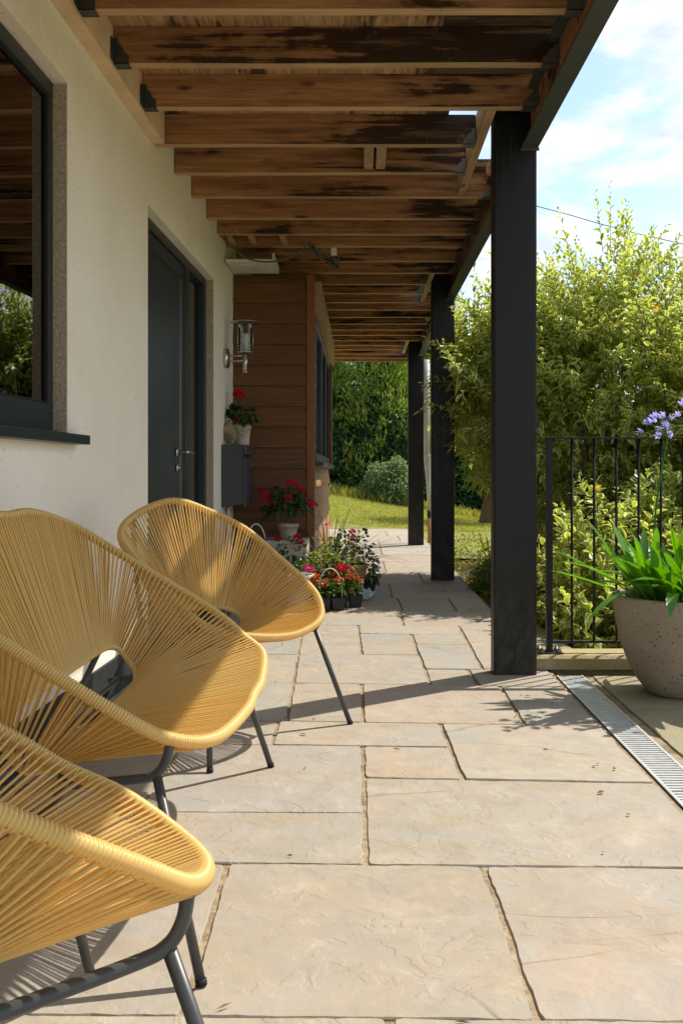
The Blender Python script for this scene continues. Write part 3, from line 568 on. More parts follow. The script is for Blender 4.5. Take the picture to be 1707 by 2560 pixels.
MB().box((BX-.05, 7.0, .985), (BX+.06, 10.12, 1.019), .002).build('bay_window_sill', 'frame', bwin)
MB().box((BX-.029, 10.105, 1.02), (BX+.03, 10.3, 2.16), .004).build('window_jamb_board', 'trim', bay)
MB().box((BX-.025, 6.9, 2.17), (BX+.05, BY1, 2.40), .004).build('fascia_board', 'timber', bay)
MB().box((BX-.025, 6.9, 2.14), (BX+.028, BY1, 2.168), .002).build('fascia_batten', 'clad_side', bay)
mb = MB(); mb.box((BX-.06, 7.02, 1.0), (BX-.058, 10.1, 2.2)); mb.build('blind', 'dark', bay)

# ================================================================== BALCONY DECK on steel posts
deck = empty('balcony_deck', (0, 0, 0), 0, 'weathered timber balcony deck seen from below, on black steel posts', 'balcony')
def wallx(y): return -1.1415+.0267*y
PX0, PX1 = .617, .817; PY = (4.163, 7.80, 11.56); JZ0, JZ1 = 2.57, 2.715
JF = [-.56, -.14, .28, .70, 1.12, 1.54, 1.96, 2.38, 2.80, 3.217, 3.634, 4.064, 4.516, 4.939, 5.373, 5.821, 6.194, 6.548, 6.998]
while JF[-1] < 12.9: JF.append(JF[-1]+.42)
def notch(y): return (4.1 < y < 5.3) or (7.55 < y < 8.8) or (11.35 < y < 12.5)
for p in PY:
    po = MB().box((PX0, p, -.01), (PX1, p+.10, 2.70), .009).build('steel_post', 'steel', deck)
    MB().box((.742, p-.008, 2.425), (.826, p-.0005, 2.439)).build('beam_seat', 'beam', po)
ys = [-1.0]+[v for p in PY for v in (p, p+.1)]+[13.25]
for i in range(0, len(ys), 2):
    a, b = ys[i]+.001, ys[i+1]-.001
    MB().box((.746, a, 2.44), (.814, b, 2.449)).box((.814, a, 2.44), (.822, b, 2.66)).box((.746, a, 2.651), (.814, b, 2.66)).build('steel_beam', 'beam', deck)
    y = a
    while y < b-.05:
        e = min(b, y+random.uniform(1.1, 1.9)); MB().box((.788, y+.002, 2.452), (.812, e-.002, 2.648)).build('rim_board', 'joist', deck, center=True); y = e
mb = MB(); mb.box((wallx(-.6)-.0, -1, 2.562), (wallx(-.6)+.06, 4.43, 2.715)); ld = MB()
x0, x1 = wallx(-1), wallx(4.43)
ld.add([(x0+.002, -1, 2.556), (x0+.062, -1, 2.556), (x1+.062, 4.43, 2.556), (x1+.002, 4.43, 2.556), (x0+.002, -1, 2.715), (x0+.062, -1, 2.715), (x1+.062, 4.43, 2.715), (x1+.002, 4.43, 2.715)],
       [(0, 3, 2, 1), (4, 5, 6, 7), (0, 1, 5, 4), (1, 2, 6, 5), (2, 3, 7, 6), (3, 0, 4, 7)]); ld.build('wall_plate', 'tanplate', deck)
def hanger(x, y, sgn, mat, parent, full):
    m_ = MB(); w = .06*sgn
    m_.box((x, y-.0505, JZ0-.003), (x+w, y+.0035, JZ0-.0005)); 
    for ya, yb in ((y-.0505, y-.0478), (y+.0008, y+.0035)):      # folded side plates, stepped towards the top
        pr = [(0, -.003), (1, -.003), (1, full*.3), (.72, full*.42), (.6, full*.62), (.32, full*.72), (.28, full), (0, full)]
        vs = [(x+w*a, yy, JZ0+b) for yy in (ya, yb) for a, b in pr]; k8 = len(pr)
        m_.add(vs, [tuple(range(k8)), tuple(range(2*k8-1, k8-1, -1))]+[(k, (k+1) % k8, k8+(k+1) % k8, k8+k) for k in range(k8)])
    m_.box((x, y-.085, JZ0), (x+.002*sgn, y-.0505, JZ0+full*.9))
    for k in (.3, .7): m_.tube([(x+w*.45, y-.0505, JZ0+full*k), (x+w*.45, y-.052, JZ0+full*k)], .004, 6)
    return m_.build('joist_hanger', mat, parent)
for i, y in enumerate(JF):
    xl = wallx(y)+(.064 if y < 4.45 else .004); xr = .572 if notch(y) else .786
    z0 = JZ0+random.uniform(-.003, .003); j_ = MB()
    n_ = 7; vs = []
    for k in range(n_):        # slightly bowed timber
        x = xl+(xr-xl)*k/(n_-1); dz = .004*mnoise.noise((x*1.3, y*5, 0)); dy = .003*mnoise.noise((x*1.1, y*5, 9))
        vs += [(x, y-.047+dy, z0+dz), (x, y+dy, z0+dz), (x, y+dy, JZ1), (x, y-.047+dy, JZ1)]
    fs = [(0, 1, 2, 3), tuple((n_-1)*4+k for k in (3, 2, 1, 0))]
    for k in range(n_-1):
        for e in range(4): fs.append((k*4+e, (k+1)*4+e, (k+1)*4+(e+1) % 4, k*4+(e+1) % 4))
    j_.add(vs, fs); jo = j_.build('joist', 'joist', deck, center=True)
    if y > -.5:
        for hx, sg, mt, fl in ((xr, -1, 'galv', .075), (xl, 1, 'galvdark', .10)):
            if y > 9 and sg == 1: continue
            if sg == 1 and y > 4.45: continue
            h = hanger(hx, y, sg, mt, jo, fl); h.matrix_parent_inverse = Matrix.Translation(jo.location).inverted()
# trimmers round the posts
for a, b in ((4.0655, 5.3255), (7.4185, 8.63), (11.2, 12.41)):
    ya = max([v for v in JF if v < a+.2]); yb = min([v for v in JF if v > b-.3])-.047
    MB().box((.574, ya+.002, 2.573), (.614, yb-.002, 2.712)).build('trimmer', 'timber', deck, center=True)
# twin noggins and blocking
for x in (.02, .085): MB().box((x, 4.52, 2.585), (x+.05, 4.888, 2.71)).build('noggin', 'timberx', deck, center=True)
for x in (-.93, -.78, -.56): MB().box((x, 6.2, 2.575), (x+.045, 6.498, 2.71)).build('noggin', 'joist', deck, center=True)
# plywood panels and cross planks of the deck
y = -1.0
while y < 13.2:
    e = min(13.2, y+1.22)
    xa = [wallx(y)+.004, -.38, .33] if random.random() < .6 else [wallx(y)+.004, -.05, .33]
    for a, b in zip(xa[:-1], xa[1:]): MB().box((a+.001, y+.001, 2.717), (b-.001, e-.001, 2.735)).build('plywood_panel', 'ply', deck, center=True)
    y = e
y = -1.0
while y < 13.2:
    e = y+.145; xr = .44 if any(p-.06 < y < p+1.05 for p in PY) else .825
    MB().box((.332, y+.002, 2.718), (xr, e-.003, 2.742)).build('deck_plank', 'plank', deck, center=True); y = e
ud = MB(); ud.box((-1.2, -1.0, 2.745), (.44, 13.2, 2.77)); yy = -1.0  # unseen sheet above the panels, added to block light through their gaps
for p in PY: ud.box((.441, yy, 2.745), (.83, p-.08, 2.77)); yy = p+1.1
ud.box((.441, yy, 2.745), (.83, 13.2, 2.77)); ud.build('unseen_decking', 'plank', deck)
MB().box((wallx(13)+.004, 13.2, 2.56), (.82, 13.245, 2.72), .003).build('end_fascia', 'timberx', deck, center=True)
mb = MB()
for k in range(26):
    a = random.random(); mb.box((.72+.02*random.random(), 4.9+.3*a, 2.63+.05*random.random()), (.75+.03*random.random(), 4.93+.3*a, 2.66+.05*random.random()))
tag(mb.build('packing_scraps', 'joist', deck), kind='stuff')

# ================================================================== RAILING, KERB, DRAIN
kb = MB(); kb.box((.83, 4.33, -.12), (2.75, 4.44, .0035)); n_ = 24; vs = []; fs = []
for k in range(n_+1):
    x = .822+k*(1.95/n_); w = mnoise.noise((x*9, 0, 0))*.004; u = mnoise.noise((x*9, 3, 0))*.004
    vs += [(x, 4.262+w, .004), (x, 4.455, .004), (x, 4.455, .066), (x, 4.280+w, .068+u), (x, 4.264+w, .055+u)]
for k in range(n_):
    for e in range(5): fs.append((k*5+e, k*5+(e+1) % 5, (k+1)*5+(e+1) % 5, (k+1)*5+e))
fs += [(4, 3, 2, 1, 0), tuple(n_*5+k for k in range(5))]
tag(kb.add(vs, fs).build('kerb', 'kerb'), 'low sandy stone kerb carrying the black railing', 'kerb')
mb = MB(); mb.add([(.905, 4.16, -.10), (3.3, 4.16, -.10), (3.3, 4.46, -.10), (.905, 4.46, -.10)], [(0, 1, 2, 3)]); mb.add([(1.029, 4.16, -.10), (3.3, 4.16, -.10), (3.3, 4.16, -.01), (1.029, 4.16, -.01)], [(0, 1, 2, 3)])
tag(mb.build('gutter', 'soil'), kind='structure')
rail = empty('railing', (.912, 4.35, .066), 0, 'black metal railing with slim round balusters behind the speckled pot', 'railing')
RY = 0.0; RX = [0, 1.70]
for x in RX:
    MB().box((x-.015, -.015, .008), (x+.015, .015, 1.032), .002).build('rail_post', 'steel', rail)
    bp = MB().box((x-.06, -.05, .0005), (x+.06, .05, .008), .002).build('base_plate', 'steel', rail)
    for sx in (-.042, .042):
        for sy in (-.03, .03): MB().tube([(x+sx, sy, .008), (x+sx, sy, .0085), (x+sx, sy, .016), (x+sx, sy, .0165), (x+sx, sy, .03)], [.015, .015, .014, .008, .008], 6).build('anchor_bolt', 'galv', bp)
MB().box((-.0155, -.021, 1.0325), (1.72, .021, 1.042), .002).build('top_rail', 'steel', rail)
MB().box((.0155, -.010, .048), (1.684, .010, .060), .001).build('bottom_rail', 'steel', rail)
for k in range(15): MB().tube([(.1095+k*.1075, 0, .055), (.1095+k*.1075, 0, 1.034)], .0064, 8).build('baluster', 'steel', rail)
# channel drain
drain = empty('channel_drain', (.966, 0, 0), 0, 'galvanised slotted channel drain set across the sandstone paving', 'drain')
MB().add([(-.062, -.7, -.10), (.062, -.7, -.10), (.062, 4.158, -.10), (-.062, 4.158, -.10), (-.062, -.7, -.002), (.062, -.7, -.002), (.062, 4.158, -.002), (-.062, 4.158, -.002)], [(0, 1, 2, 3), (3, 7, 4, 0), (1, 5, 6, 2), (2, 6, 7, 3)]).build('trough', 'soil', drain)
y = 4.156
gm = None
while y > -.3:
    y0 = y-.5
    if gm is None:
        g = MB(); g.box((-.0615, -.498, -.02), (-.051, 0, .0015), .001); g.box((.051, -.498, -.02), (.0615, 0, .0015), .001)
        n_ = 22; p_ = .498/n_
        for k in range(n_): g.box((-.0508, -.498+k*p_+.002, -.012), (.0508, -.498+k*p_+.0145, .0002))
        for x in (-.02, .02): g.box((x-.002, -.497, -.03), (x+.002, -.001, -.0125))
        o = g.build('grating', 'galvgrate', drain); gm = o.data
    else: o = addobj('grating', gm, drain)
    o.location = (0, y, 0); y -= .5015

# ================================================================== CHAIRS
HALF = [(0, .029, .381), (.162, .002, .398), (.269, -.068, .430), (.320, -.164, .498), (.319, -.363, .620), (.300, -.506, .711), (.183, -.580, .781), (0, -.586, .829)]
INN = (.187, -.405, .373, .043, .059)
def crom(pts, n=14):
    pts = np.asarray(pts, float); N_ = len(pts); out = []
    for i in range(N_):
        a, b, c, d = pts[i-1], pts[i], pts[(i+1) % N_], pts[(i+2) % N_]
        for k in range(n):
            t = k/n; out.append(.5*((2*b)+(c-a)*t+(2*a-5*b+4*c-d)*t*t+(3*b-a-3*c+d)*t**3))
    return np.array(out)
def resample(p, n, start=0.0):
    q = np.vstack([p, p[:1]]); s = np.r_[0, np.cumsum(np.linalg.norm(np.diff(q, axis=0), axis=1))]; u = ((np.arange(n)/n+start) % 1)*s[-1]
    return np.stack([np.interp(u, s, q[:, k]) for k in range(3)], 1), s[-1]
def rim_curve(e):
    h = [(p[0]+(e if p[0] > 0 else 0), p[1], p[2]) for p in HALF]
    if e > 0: h = h[:1]+[(e*.6, h[0][1], h[0][2])]+h[1:-1]+[(e*.6, h[-1][1], h[-1][2])]+h[-1:]
    return crom(h+[(-p[0], p[1], p[2]) for p in h[1:-1][::-1]])
def inner_curve(e, n=160):
    th = np.linspace(0, 2*np.pi, n, endpoint=False); s = INN[0]*np.sin(th); s = s+np.sign(s)*e*np.minimum(1, np.abs(np.sin(th))*2.5)
    c = np.cos(th)
    if e: c = np.sign(c)*np.abs(c)**.45
    return np.stack([s, INN[1]+INN[3]*c, INN[2]-INN[4]*c], 1)
def loc3(p): p = np.asarray(p, float); return np.stack([p[..., 1], -p[..., 0], p[..., 2]], -1)
def wound_tube(path, r, pitch):
    per = np.linalg.norm(np.diff(np.vstack([path, path[:1]]), axis=0), axis=1).sum(); n = int(per/pitch)*4
    p, _ = resample(path, n); p = loc3(p); T_ = nrm(np.roll(p, -3, 0)-np.roll(p, 3, 0)); c = p.mean(0)
    U = nrm(np.cross(T_, nrm(c-p))); Wv = np.cross(T_, U); k = 12; an = np.arange(k)*2*np.pi/k
    ph = (np.arange(n) % 4); rr = np.array([r-.0020, r+.0001, r+.0009, r+.0001])[ph]
    lump = np.array([mnoise.noise((i*.21, 0, r*100)) for i in range(n)])*.0005
    V = p[:, None]+(U[:, None]*np.cos(an)[None, :, None]+Wv[:, None]*np.sin(an)[None, :, None])*(rr+lump)[:, None, None]
    i = np.arange(n)[:, None]; j = np.arange(k)[None]; a = i*k+j; b = i*k+(j+1) % k; c2 = ((i+1) % n)*k+(j+1) % k; d = ((i+1) % n)*k+j
    T = np.concatenate([np.stack([a, b, c2], -1).reshape(-1, 3), np.stack([a, c2, d], -1).reshape(-1, 3)]); return V.reshape(-1, 3), T
def make_chair(name, loc, heading, e, label, cat):
    ch = empty(name, loc, heading, label, cat, 'woven ochre cord seats along the house wall')
    rim = rim_curve(e); inn = inner_curve(e)
    V, T = wound_tube(rim, .0128, .0060); tri_mesh('rim', V, T, 'cord', ch, None, True)
    V, T = wound_tube(inn, .0085, .0060); tri_mesh('inner_ring', V, T, 'cord', ch, None, True)
    per = resample(rim, 10)[1]; n = int(per/.0080)//2*2; rest = MB(); A, _ = resample(rim, n); B, _ = resample(inn, n)
    A = loc3(A); B = loc3(B); T_ = nrm(np.roll(A, -1, 0)-np.roll(A, 1, 0)); Nn = nrm(np.cross(T_, nrm(B-A))); Nn *= np.sign(Nn[:, 2:3]+1e-6)
    TB = nrm(np.roll(B, -1, 0)-np.roll(B, 1, 0))
    for i in range(n):
        sg = 1 if i % 2 == 0 else -1
        a = A[i]+Nn[i]*sg*.0125+T_[i]*random.gauss(0, .0012); b = B[i]+Nn[i]*sg*.0075+TB[i]*random.gauss(0, .0006)
        m_ = (a+b)/2+Nn[i]*random.gauss(-.001, .0012)
        if i < 290: MB().tube([a, m_, b], .00265, 6, cap=False).build('cord', 'cord', ch)
        else: rest.tube([a, m_, b], .00265, 6, cap=False)
    if rest.v: tag(rest.build('other_cords', 'cord', ch), kind='stuff')
    # tubular frame
    ex = .22 if e else 0
    for s in (-1, 1):
        cs = lambda x: s*(x+ (e if e else 0))
        P = lambda x, t, z: (t, -s*(x+(e if e else 0)), z)
        MB().tube(smooth_path([P(.262, -.066, .420), P(.264, -.074, .385), P(.262, -.095, .358), P(.256, -.14, .346), P(.235, -.30, .326), P(.215, -.47, .304)], 6), .0095, 10).build('side_tube', 'tube', ch)
        lg = MB().tube([P(.262, -.092, .357), P(.345, .008, .006)], .0095, 10).build('leg', 'tube', ch)
        MB().tube([P(.3441, .0074, .012), P(.3462, .0095, .0008)], .0108, 10).build('foot_cap', 'black', lg)
        MB().tube(smooth_path([P(.18, -.596, .765), P(.20, -.548, .55), P(.212, -.508, .40)], 5), .0090, 10).build('back_support', 'tube', ch)
        lg = MB().tube([P(.2125, -.492, .412), P(.29, -.70, .006)], .0095, 10).build('rear_leg', 'tube', ch)
        MB().tube([P(.2885, -.696, .014), P(.2905, -.702, .0008)], .0105, 10).build('foot_cap', 'black', lg)
    MB().tube([(-.44, -(.216+e), .312), (-.44, .216+e, .312)], .008, 8).build('cross_bar', 'tube', ch)
    return ch
make_chair('cord_armchair', (-.307, 1.373, 0), .60, 0, 'ochre cord armchair nearest the camera, cut off by the left edge', 'chair')
make_chair('cord_loveseat', (-.296, 2.257, 0), -.005, .265, 'wide ochre cord loveseat between the two round armchairs', 'loveseat')
make_chair('cord_armchair', (-.26, 3.091, 0), -.676, 0, 'ochre cord armchair farthest from the camera, in front of the door', 'chair')

# ================================================================== THINGS ON THE WALL
lamp = empty('wall_lamp', (-.969, 6.452, 1.754), 0, 'stainless steel wall lantern with clear glass and a round hat', 'lamp')
MB().tube([(0, 0, 0), (.028, 0, 0)], .071, 28).build('back_plate', 'chrome', lamp)
for z in (-.018, .018): MB().tube([(.028, 0, z), (.135, 0, z)], .005, 8).build('arm', 'chrome', lamp)
MB().tube([(.147, 0, -.10), (.147, 0, .045)], .0165, 14).tube([(.147, 0, -.103), (.147, 0, -.094)], .021, 14).build('stem', 'chrome', lamp)
lan = MB().lathe([(.02, .040), (.062, .040), (.062, .046), (.02, .046)], 24, (.147, 0, 0)).build('lantern_base', 'chrome', lamp)
mb = MB().lathe([(.050, .046), (.050, .255)], 28, (.147, 0, 0)); mb.build('glass_cylinder', 'lampglass', lamp)
for k in range(4):
    a = k*math.pi/2+.5; MB().tube([(.147+.058*math.cos(a), .058*math.sin(a), .03), (.147+.058*math.cos(a), .058*math.sin(a), .258)], .0026, 6).build('guard_rod', 'chrome', lan)
for z in (.062, .085): MB().tube([(.147+.0585*math.cos(t*math.pi/14), .0585*math.sin(t*math.pi/14), z) for t in range(28)], .0022, 6, closed=True).build('guard_ring', 'chrome', lan)
MB().lathe([(.001, .278), (.05, .272), (.108, .258), (.108, .255), (.05, .262), (.001, .264)], 36, (.147, 0, 0)).build('hat', 'chrome', lamp)
MB().lathe([(.001, .046), (.018, .05), (.02, .10), (.026, .12), (.022, .17), (.001, .185)], 18, (.147, 0, 0)).build('bulb', 'white', lamp)
mail = empty('parcel_box', (-.968, 6.31, .69), 0, 'slate grey metal letter box on the wall below the geranium pot', 'letter box')
mb = MB(); mb.add([(0, 0, -.002), (.148, 0, .028), (.148, 0, .443), (0, 0, .443), (0, .41, -.002), (.148, .41, .028), (.148, .41, .443), (0, .41, .443)], [(0, 1, 2, 3), (7, 6, 5, 4), (0, 4, 5, 1), (1, 5, 6, 2), (2, 6, 7, 3), (3, 7, 4, 0)]); mb.build('box_body', 'mail', mail)
MB().box((.149, .004, .005), (.168, .406, .352), .003).build('box_door', 'mail', mail)
MB().box((.149, .004, .372), (.176, .406, .436), .004).build('letter_flap', 'mail', mail)
MB().tube([(.168, .32, .30), (.172, .32, .30)], .009, 10).build('box_lock', 'chrome', mail)
pipe = MB().tube([(-.945, 6.47, .0), (-.945, 6.47, .688)], .017, 12).build('waste_pipe', 'white'); tag(pipe, 'thin white pipe running down from the letter box', 'pipe')
st = empty('flint_stone', (-.925, 6.42, 1.133), 0, 'brown flat stone leaning on the wall beside the geranium pot', 'stone')
bm = bmesh.new(); bmesh.ops.create_icosphere(bm, subdivisions=3, radius=1)
for p in bm.verts:
    d = 1+.22*mnoise.noise(p.co*1.7)+.08*mnoise.noise(p.co*5); p.co = Vector((p.co.x*.045*d+.012*p.co.z*-1.2, p.co.y*.032*d, p.co.z*.076*d))
zmin = min(p.co.z for p in bm.verts); me = bpy.data.meshes.new('stone_body')
for p in bm.verts: p.co.z -= zmin-.0005
bm.to_mesh(me); bm.free(); me.materials.append(MAT['stone']); addobj('stone_body', me, st); me.polygons.foreach_set('use_smooth', [False]*len(me.polygons))
# soffit panel, cable and its bundle
sp = empty('soffit_panel', (-.955, 6.40, 2.435), 0, 'white soffit panel with a cream hatch above the brown bay', 'panel')
MB().box((0, 0, 0), (.33, .382, .02), .003).build('panel_board', 'white', sp); MB().box((.10, .09, -.006), (.27, .33, -.0005), .002).build('hatch', 'curtain', sp); MB().box((.331, -.01, -.004), (.345, .384, .06), .002).build('panel_edge', 'white', sp)
cb = MB().tube(smooth_path([(-.985, 6.25, 2.60), (-.90, 6.28, 2.52), (-.80, 6.3, 2.44), (-.66, 6.32, 2.415), (-.52, 6.33, 2.44), (-.42, 6.35, 2.50), (-.36, 6.36, 2.56)], 6), .006, 6).build('loose_cable', 'cable'); tag(cb, 'grey cable drooping under the joists by the soffit panel', 'cable')
bun = empty('cable_bundle', (-.30, 6.5, 2.56), 0, 'dark bundle of coiled cable and clips hanging from a joist', 'cable')
for k in range(7):
    a = random.uniform(-.02, .02); b = random.uniform(-.02, .02)
    MB().tube(smooth_path([(-.05+a, -.05, .0), (.0+a, b, -.05+b), (.08, b+.06, -.09+a), (.13+a, .08+b, -.12+b), (.12+b, .02, -.06)], 5), .007, 6).build('cable_loop', 'black' if k % 2 else 'cable', bun)
MB().box((.09, .02, -.05), (.13, .05, .008), .003).build('junction_box', 'white', bun)
# downpipe by the far post
dp = empty('downpipe', (.888, 12.05, 0), 0, 'pale grey rainwater downpipe behind the middle post', 'pipe')
MB().tube([(0, 0, 1.17), (0, 0, 2.44)], .045, 16).build('upper_pipe', 'pipe', dp)
MB().tube([(.03, 0, .42), (.025, 0, .8), (.012, 0, 1.16), (.012, 0, 1.169)], [.016, .032, .052, .052], 16).build('hopper', 'pipe', dp)
MB().tube([(.035, 0, -.01), (.035, 0, .40)], .02, 12).build('lower_pipe', 'terracotta', dp); MB().tube([(.035, 0, .33), (.035, 0, .425)], .027, 12).build('coupling', 'black', dp)
wire = MB().tube(smooth_path([(-3, 12, 5.75), (.5, 12, 4.9), (2.384, 12, 4.476), (4.304, 12, 3.98), (9, 12, 3.1), (22, 12, 2.6)], 4), .007, 5).build('overhead_wire', 'cable'); tag(wire, 'thin dark overhead wire crossing the sky above the shrub', 'wire')

# ================================================================== POT PLANTS
def pot_obj(name, mat, parent, r0, r1, h, z=0, rim=.012, n=28, soil=True):
    w = .012 if r1 > .05 else .006
    MB().lathe([(.001, z), (r0, z), (r0*1.02, z+.005), ((r0+r1)/2*1.0, z+h*.5), (r1, z+h-.03*min(1, h/.15)), (r1+rim*.5, z+h-.028*min(1, h/.15)), (r1+rim*.5, z+h), (r1-w, z+h), (r1-w, z+h-.02), (.001, z+h-.025)], n).build(name, mat, parent)
    if soil: MB().lathe([(.001, z+h-.018), (r1-w-.001, z+h-.021)], n).build('soil', 'soil', parent)
def bushy(parent, n, c, rad, ll, lw, mat, zmin=-.2, name='foliage', droop=.4, spread=.35):
    d = ball_dirs(n, zmin); rr = rng.uniform(.25, 1, len(d))[:, None]**.6; P = np.array(c)+d*rr*np.array(rad); D = d+rng.normal(0, spread, d.shape)+np.array([0, 0, .25])
    return leaves(name, P, D, rng.uniform(.7, 1.2, len(d))*ll, rng.uniform(.8, 1.2, len(d))*lw, mat, parent, droop)
def heads(parent, cs, r, n, mat, name='flower', ps=.02):
    for c in cs:
        d = ball_dirs(n, -.4); leaves(name, np.array(c)+d*r*.35, d, rng.uniform(.8, 1.2, len(d))*r, ps, mat, parent, .1, .3, True)
def stems(parent, base, tips, r=.003, mat='herb', name='stem'):
    for t in tips:
        t = Vector(t); b = Vector(base)+Vector((random.gauss(0, .015), random.gauss(0, .015), 0)); MB().tube(smooth_path([b, (b+t)/2+Vector((random.gauss(0, .01), random.gauss(0, .01), .02)), t], 3), r, 5).build(name, mat, parent)
# geranium on the letter box
g = empty('geranium_pot', (-.862, 6.53, 1.133), 0, 'red geranium in a pale clay pot standing on the letter box', 'potted plant')
pot_obj('pot', 'paleclay', g, .058, .070, .150)
MB().tube([(.022+.018*math.cos(t*math.pi/8), -.0685, .085+.018*math.sin(t*math.pi/8)) for t in range(16)], .003, 5, closed=True).build('emblem', 'paleclay', g)
bushy(g, 46, (0, 0, .20), (.09, .09, .10), .065, .030, 'darkherb', -.3); bushy(g, 14, (.02, -.03, .19), (.10, .07, .07), .055, .026, 'herb', -.3)
stems(g, (0, 0, .13), [(-.015, -.02, .36), (.05, .02, .27), (-.02, -.06, .18)]); heads(g, [(-.012, -.02, .365)], .042, 60, 'red', ps=.012); heads(g, [(-.03, -.075, .168), (.0, -.08, .172)], .022, 20, 'red', ps=.010)
# stone planter with trailing flowers
pl = empty('stone_planter', (-.545, 6.52, 0), 0, 'pale square stone planter with trailing greenery in front of the brown bay', 'planter')
mb = MB(); mb.box((-.17, -.16, .0), (.17, -.125, .455), .006); mb.box((-.17, .125, .0), (.17, .16, .455), .006); mb.box((-.17, -.1245, .0), (-.135, .1245, .455), .006); mb.box((.135, -.1245, .0), (.17, .1245, .455), .006); mb.build('planter_walls', 'palestone', pl)
MB().add([(-.134, -.124, .43), (.134, -.124, .43), (.134, .124, .43), (-.134, .124, .43)], [(0, 1, 2, 3)]).build('soil', 'soil', pl)
bushy(pl, 130, (.06, -.17, .36), (.13, .07, .13), .035, .013, 'darkherb', -1, droop=.8); bushy(pl, 50, (.06, -.17, .40), (.12, .05, .08), .03, .012, 'herb', -1)
heads(pl, [(.10, -.16, .475), (-.03, -.15, .46), (.12, -.17, .44)], .03, 26, 'red', ps=.011)
im = empty('impatiens_pot', (-.52, 6.52, .4555), 0, 'red impatiens with dark leaves in a ribbed clay pot on the stone planter', 'potted plant')
pot_obj('pot', 'paleclay', im, .055, .072, .11)
bushy(im, 150, (0, 0, .24), (.15, .13, .14), .085, .018, 'darkherb', -.35, droop=.7)
heads(im, [(.0, -.05, .40), (.06, -.05, .38), (.10, -.06, .34), (.15, -.05, .27), (.19, -.04, .24), (-.16, -.06, .29), (-.13, -.08, .26), (.01, -.12, .30), (-.03, -.1, .24), (-.2, 0, .34), (.03, -.05, .41), (.16, -.09, .25), (-.15, -.03, .31)], .030, 16, 'red', ps=.012)
ck = empty('lobelia_basket', (-.74, 6.42, .30), 0, 'plant carrier with a white arched handle and blue lobelia behind the far armchair', 'potted plant')
MB().lathe([(.001, -.30), (.10, -.30), (.12, .03), (.11, .03), (.001, .02)], 20).build('pot', 'blackplastic', ck)
bushy(ck, 120, (0, 0, .10), (.12, .10, .09), .03, .009, 'darkherb', -.3); heads(ck, [(random.uniform(-.11, .11), random.uniform(-.11, .02), random.uniform(.08, .18)) for _ in range(16)], .016, 9, 'blue', ps=.007)
heads(ck, [(random.uniform(.02, .12), random.uniform(-.13, -.06), random.uniform(.03, .07)) for _ in range(8)], .02, 10, 'whitepetal', ps=.009)
MB().tube([(.075*math.cos(t*math.pi/14), 0, .03+.24*math.sin(t*math.pi/14)**.8) for t in range(15)], .0048, 6).build('carrier_handle', 'whitehandle', ck)
wp = empty('small_white_pot', (-.43, 6.16, 0), 0, 'low whitish pot with a pink flower below the stone planter', 'potted plant')
pot_obj('pot', 'palestone', wp, .09, .11, .24); bushy(wp, 40, (.0, 0, .28), (.10, .09, .06), .04, .014, 'herb'); heads(wp, [(.07, -.06, .28), (.09, .0, .27)], .03, 18, 'pink', ps=.013)
# sedge and loose mixed greens
sg = empty('sedge_pot', (-.21, 6.70, 0), 0, 'arching bronze sedge in a pot at the corner of the bay', 'potted plant')
pot_obj('pot', 'blackplastic', sg, .08, .105, .2)
n_ = 170; an = rng.uniform(0, 2*np.pi, n_); el = rng.uniform(.7, 1.4, n_); D = np.stack([np.cos(an)*np.cos(el)+.18, np.sin(an)*np.cos(el), np.sin(el)], 1)
straps('blades', np.array([0, 0, .18])+np.stack([np.cos(an), np.sin(an), np.zeros(n_)], 1)*.04, D, rng.uniform(.3, .66, n_), .0034, 'sedge', sg, rng.uniform(.15, .75, n_), 7)
lm = empty('lime_foliage_pot', (-.20, 6.42, 0), 0, 'lime green leafy plant in a dark pot beside the seedling carriers', 'potted plant')
pot_obj('pot', 'blackplastic', lm, .09, .12, .17); bushy(lm, 420, (-.02, 0, .25), (.20, .15, .15), .035, .013, 'lime', -.5); bushy(lm, 120, (0, -.03, .24), (.19, .15, .13), .035, .013, 'herb', -.5); heads(lm, [(-.12, -.14, .17)], .022, 14, 'red', ps=.01)
tp = empty('terracotta_pot', (-.085, 6.66, 0), 0, 'ribbed terracotta pot with fuchsia and yellow green leaves', 'potted plant')
pr = [(.001, 0), (.085, 0)]
for k in range(8): pr += [(.09+k*.0058, .012+k*.026), (.094+k*.0058, .020+k*.026), (.090+k*.0058, .032+k*.026)]
pr += [(.135, .225), (.142, .228), (.142, .262), (.126, .262), (.126, .24), (.001, .235)]
MB().lathe(pr, 30).build('pot', 'terracotta', tp); MB().lathe([(.001, .243), (.1255, .241)], 24).build('soil', 'soil', tp)
bushy(tp, 170, (-.06, 0, .36), (.16, .12, .12), .04, .014, 'lime', -.4); bushy(tp, 90, (.03, .02, .40), (.15, .11, .14), .04, .014, 'darkherb', -.4)
stems(tp, (0, 0, .24), [(.02, -.03, .52), (-.04, 0, .54)]); heads(tp, [(.03, -.05, .50), (.035, -.06, .46), (.03, -.05, .43), (-.15, .02, .55)], .024, 16, 'pink', ps=.01)
gp = empty('trailing_green_pot', (.035, 6.80, 0), 0, 'green trailing bedding plant at the right end of the pot group', 'potted plant')
pot_obj('pot', 'blackplastic', gp, .07, .09, .15); bushy(gp, 330, (0, -.02, .22), (.11, .11, .15), .036, .013, 'herb', -.8, droop=.6); heads(gp, [(.09, -.06, .26), (.10, -.03, .22)], .02, 14, 'violet', ps=.008)
bg_ = empty('plastic_bag', (.03, 6.60, 0), 0, 'crumpled clear bluish plastic bag on the paving beside the terracotta pot', 'bag')
bm = bmesh.new(); bmesh.ops.create_icosphere(bm, subdivisions=4, radius=1)
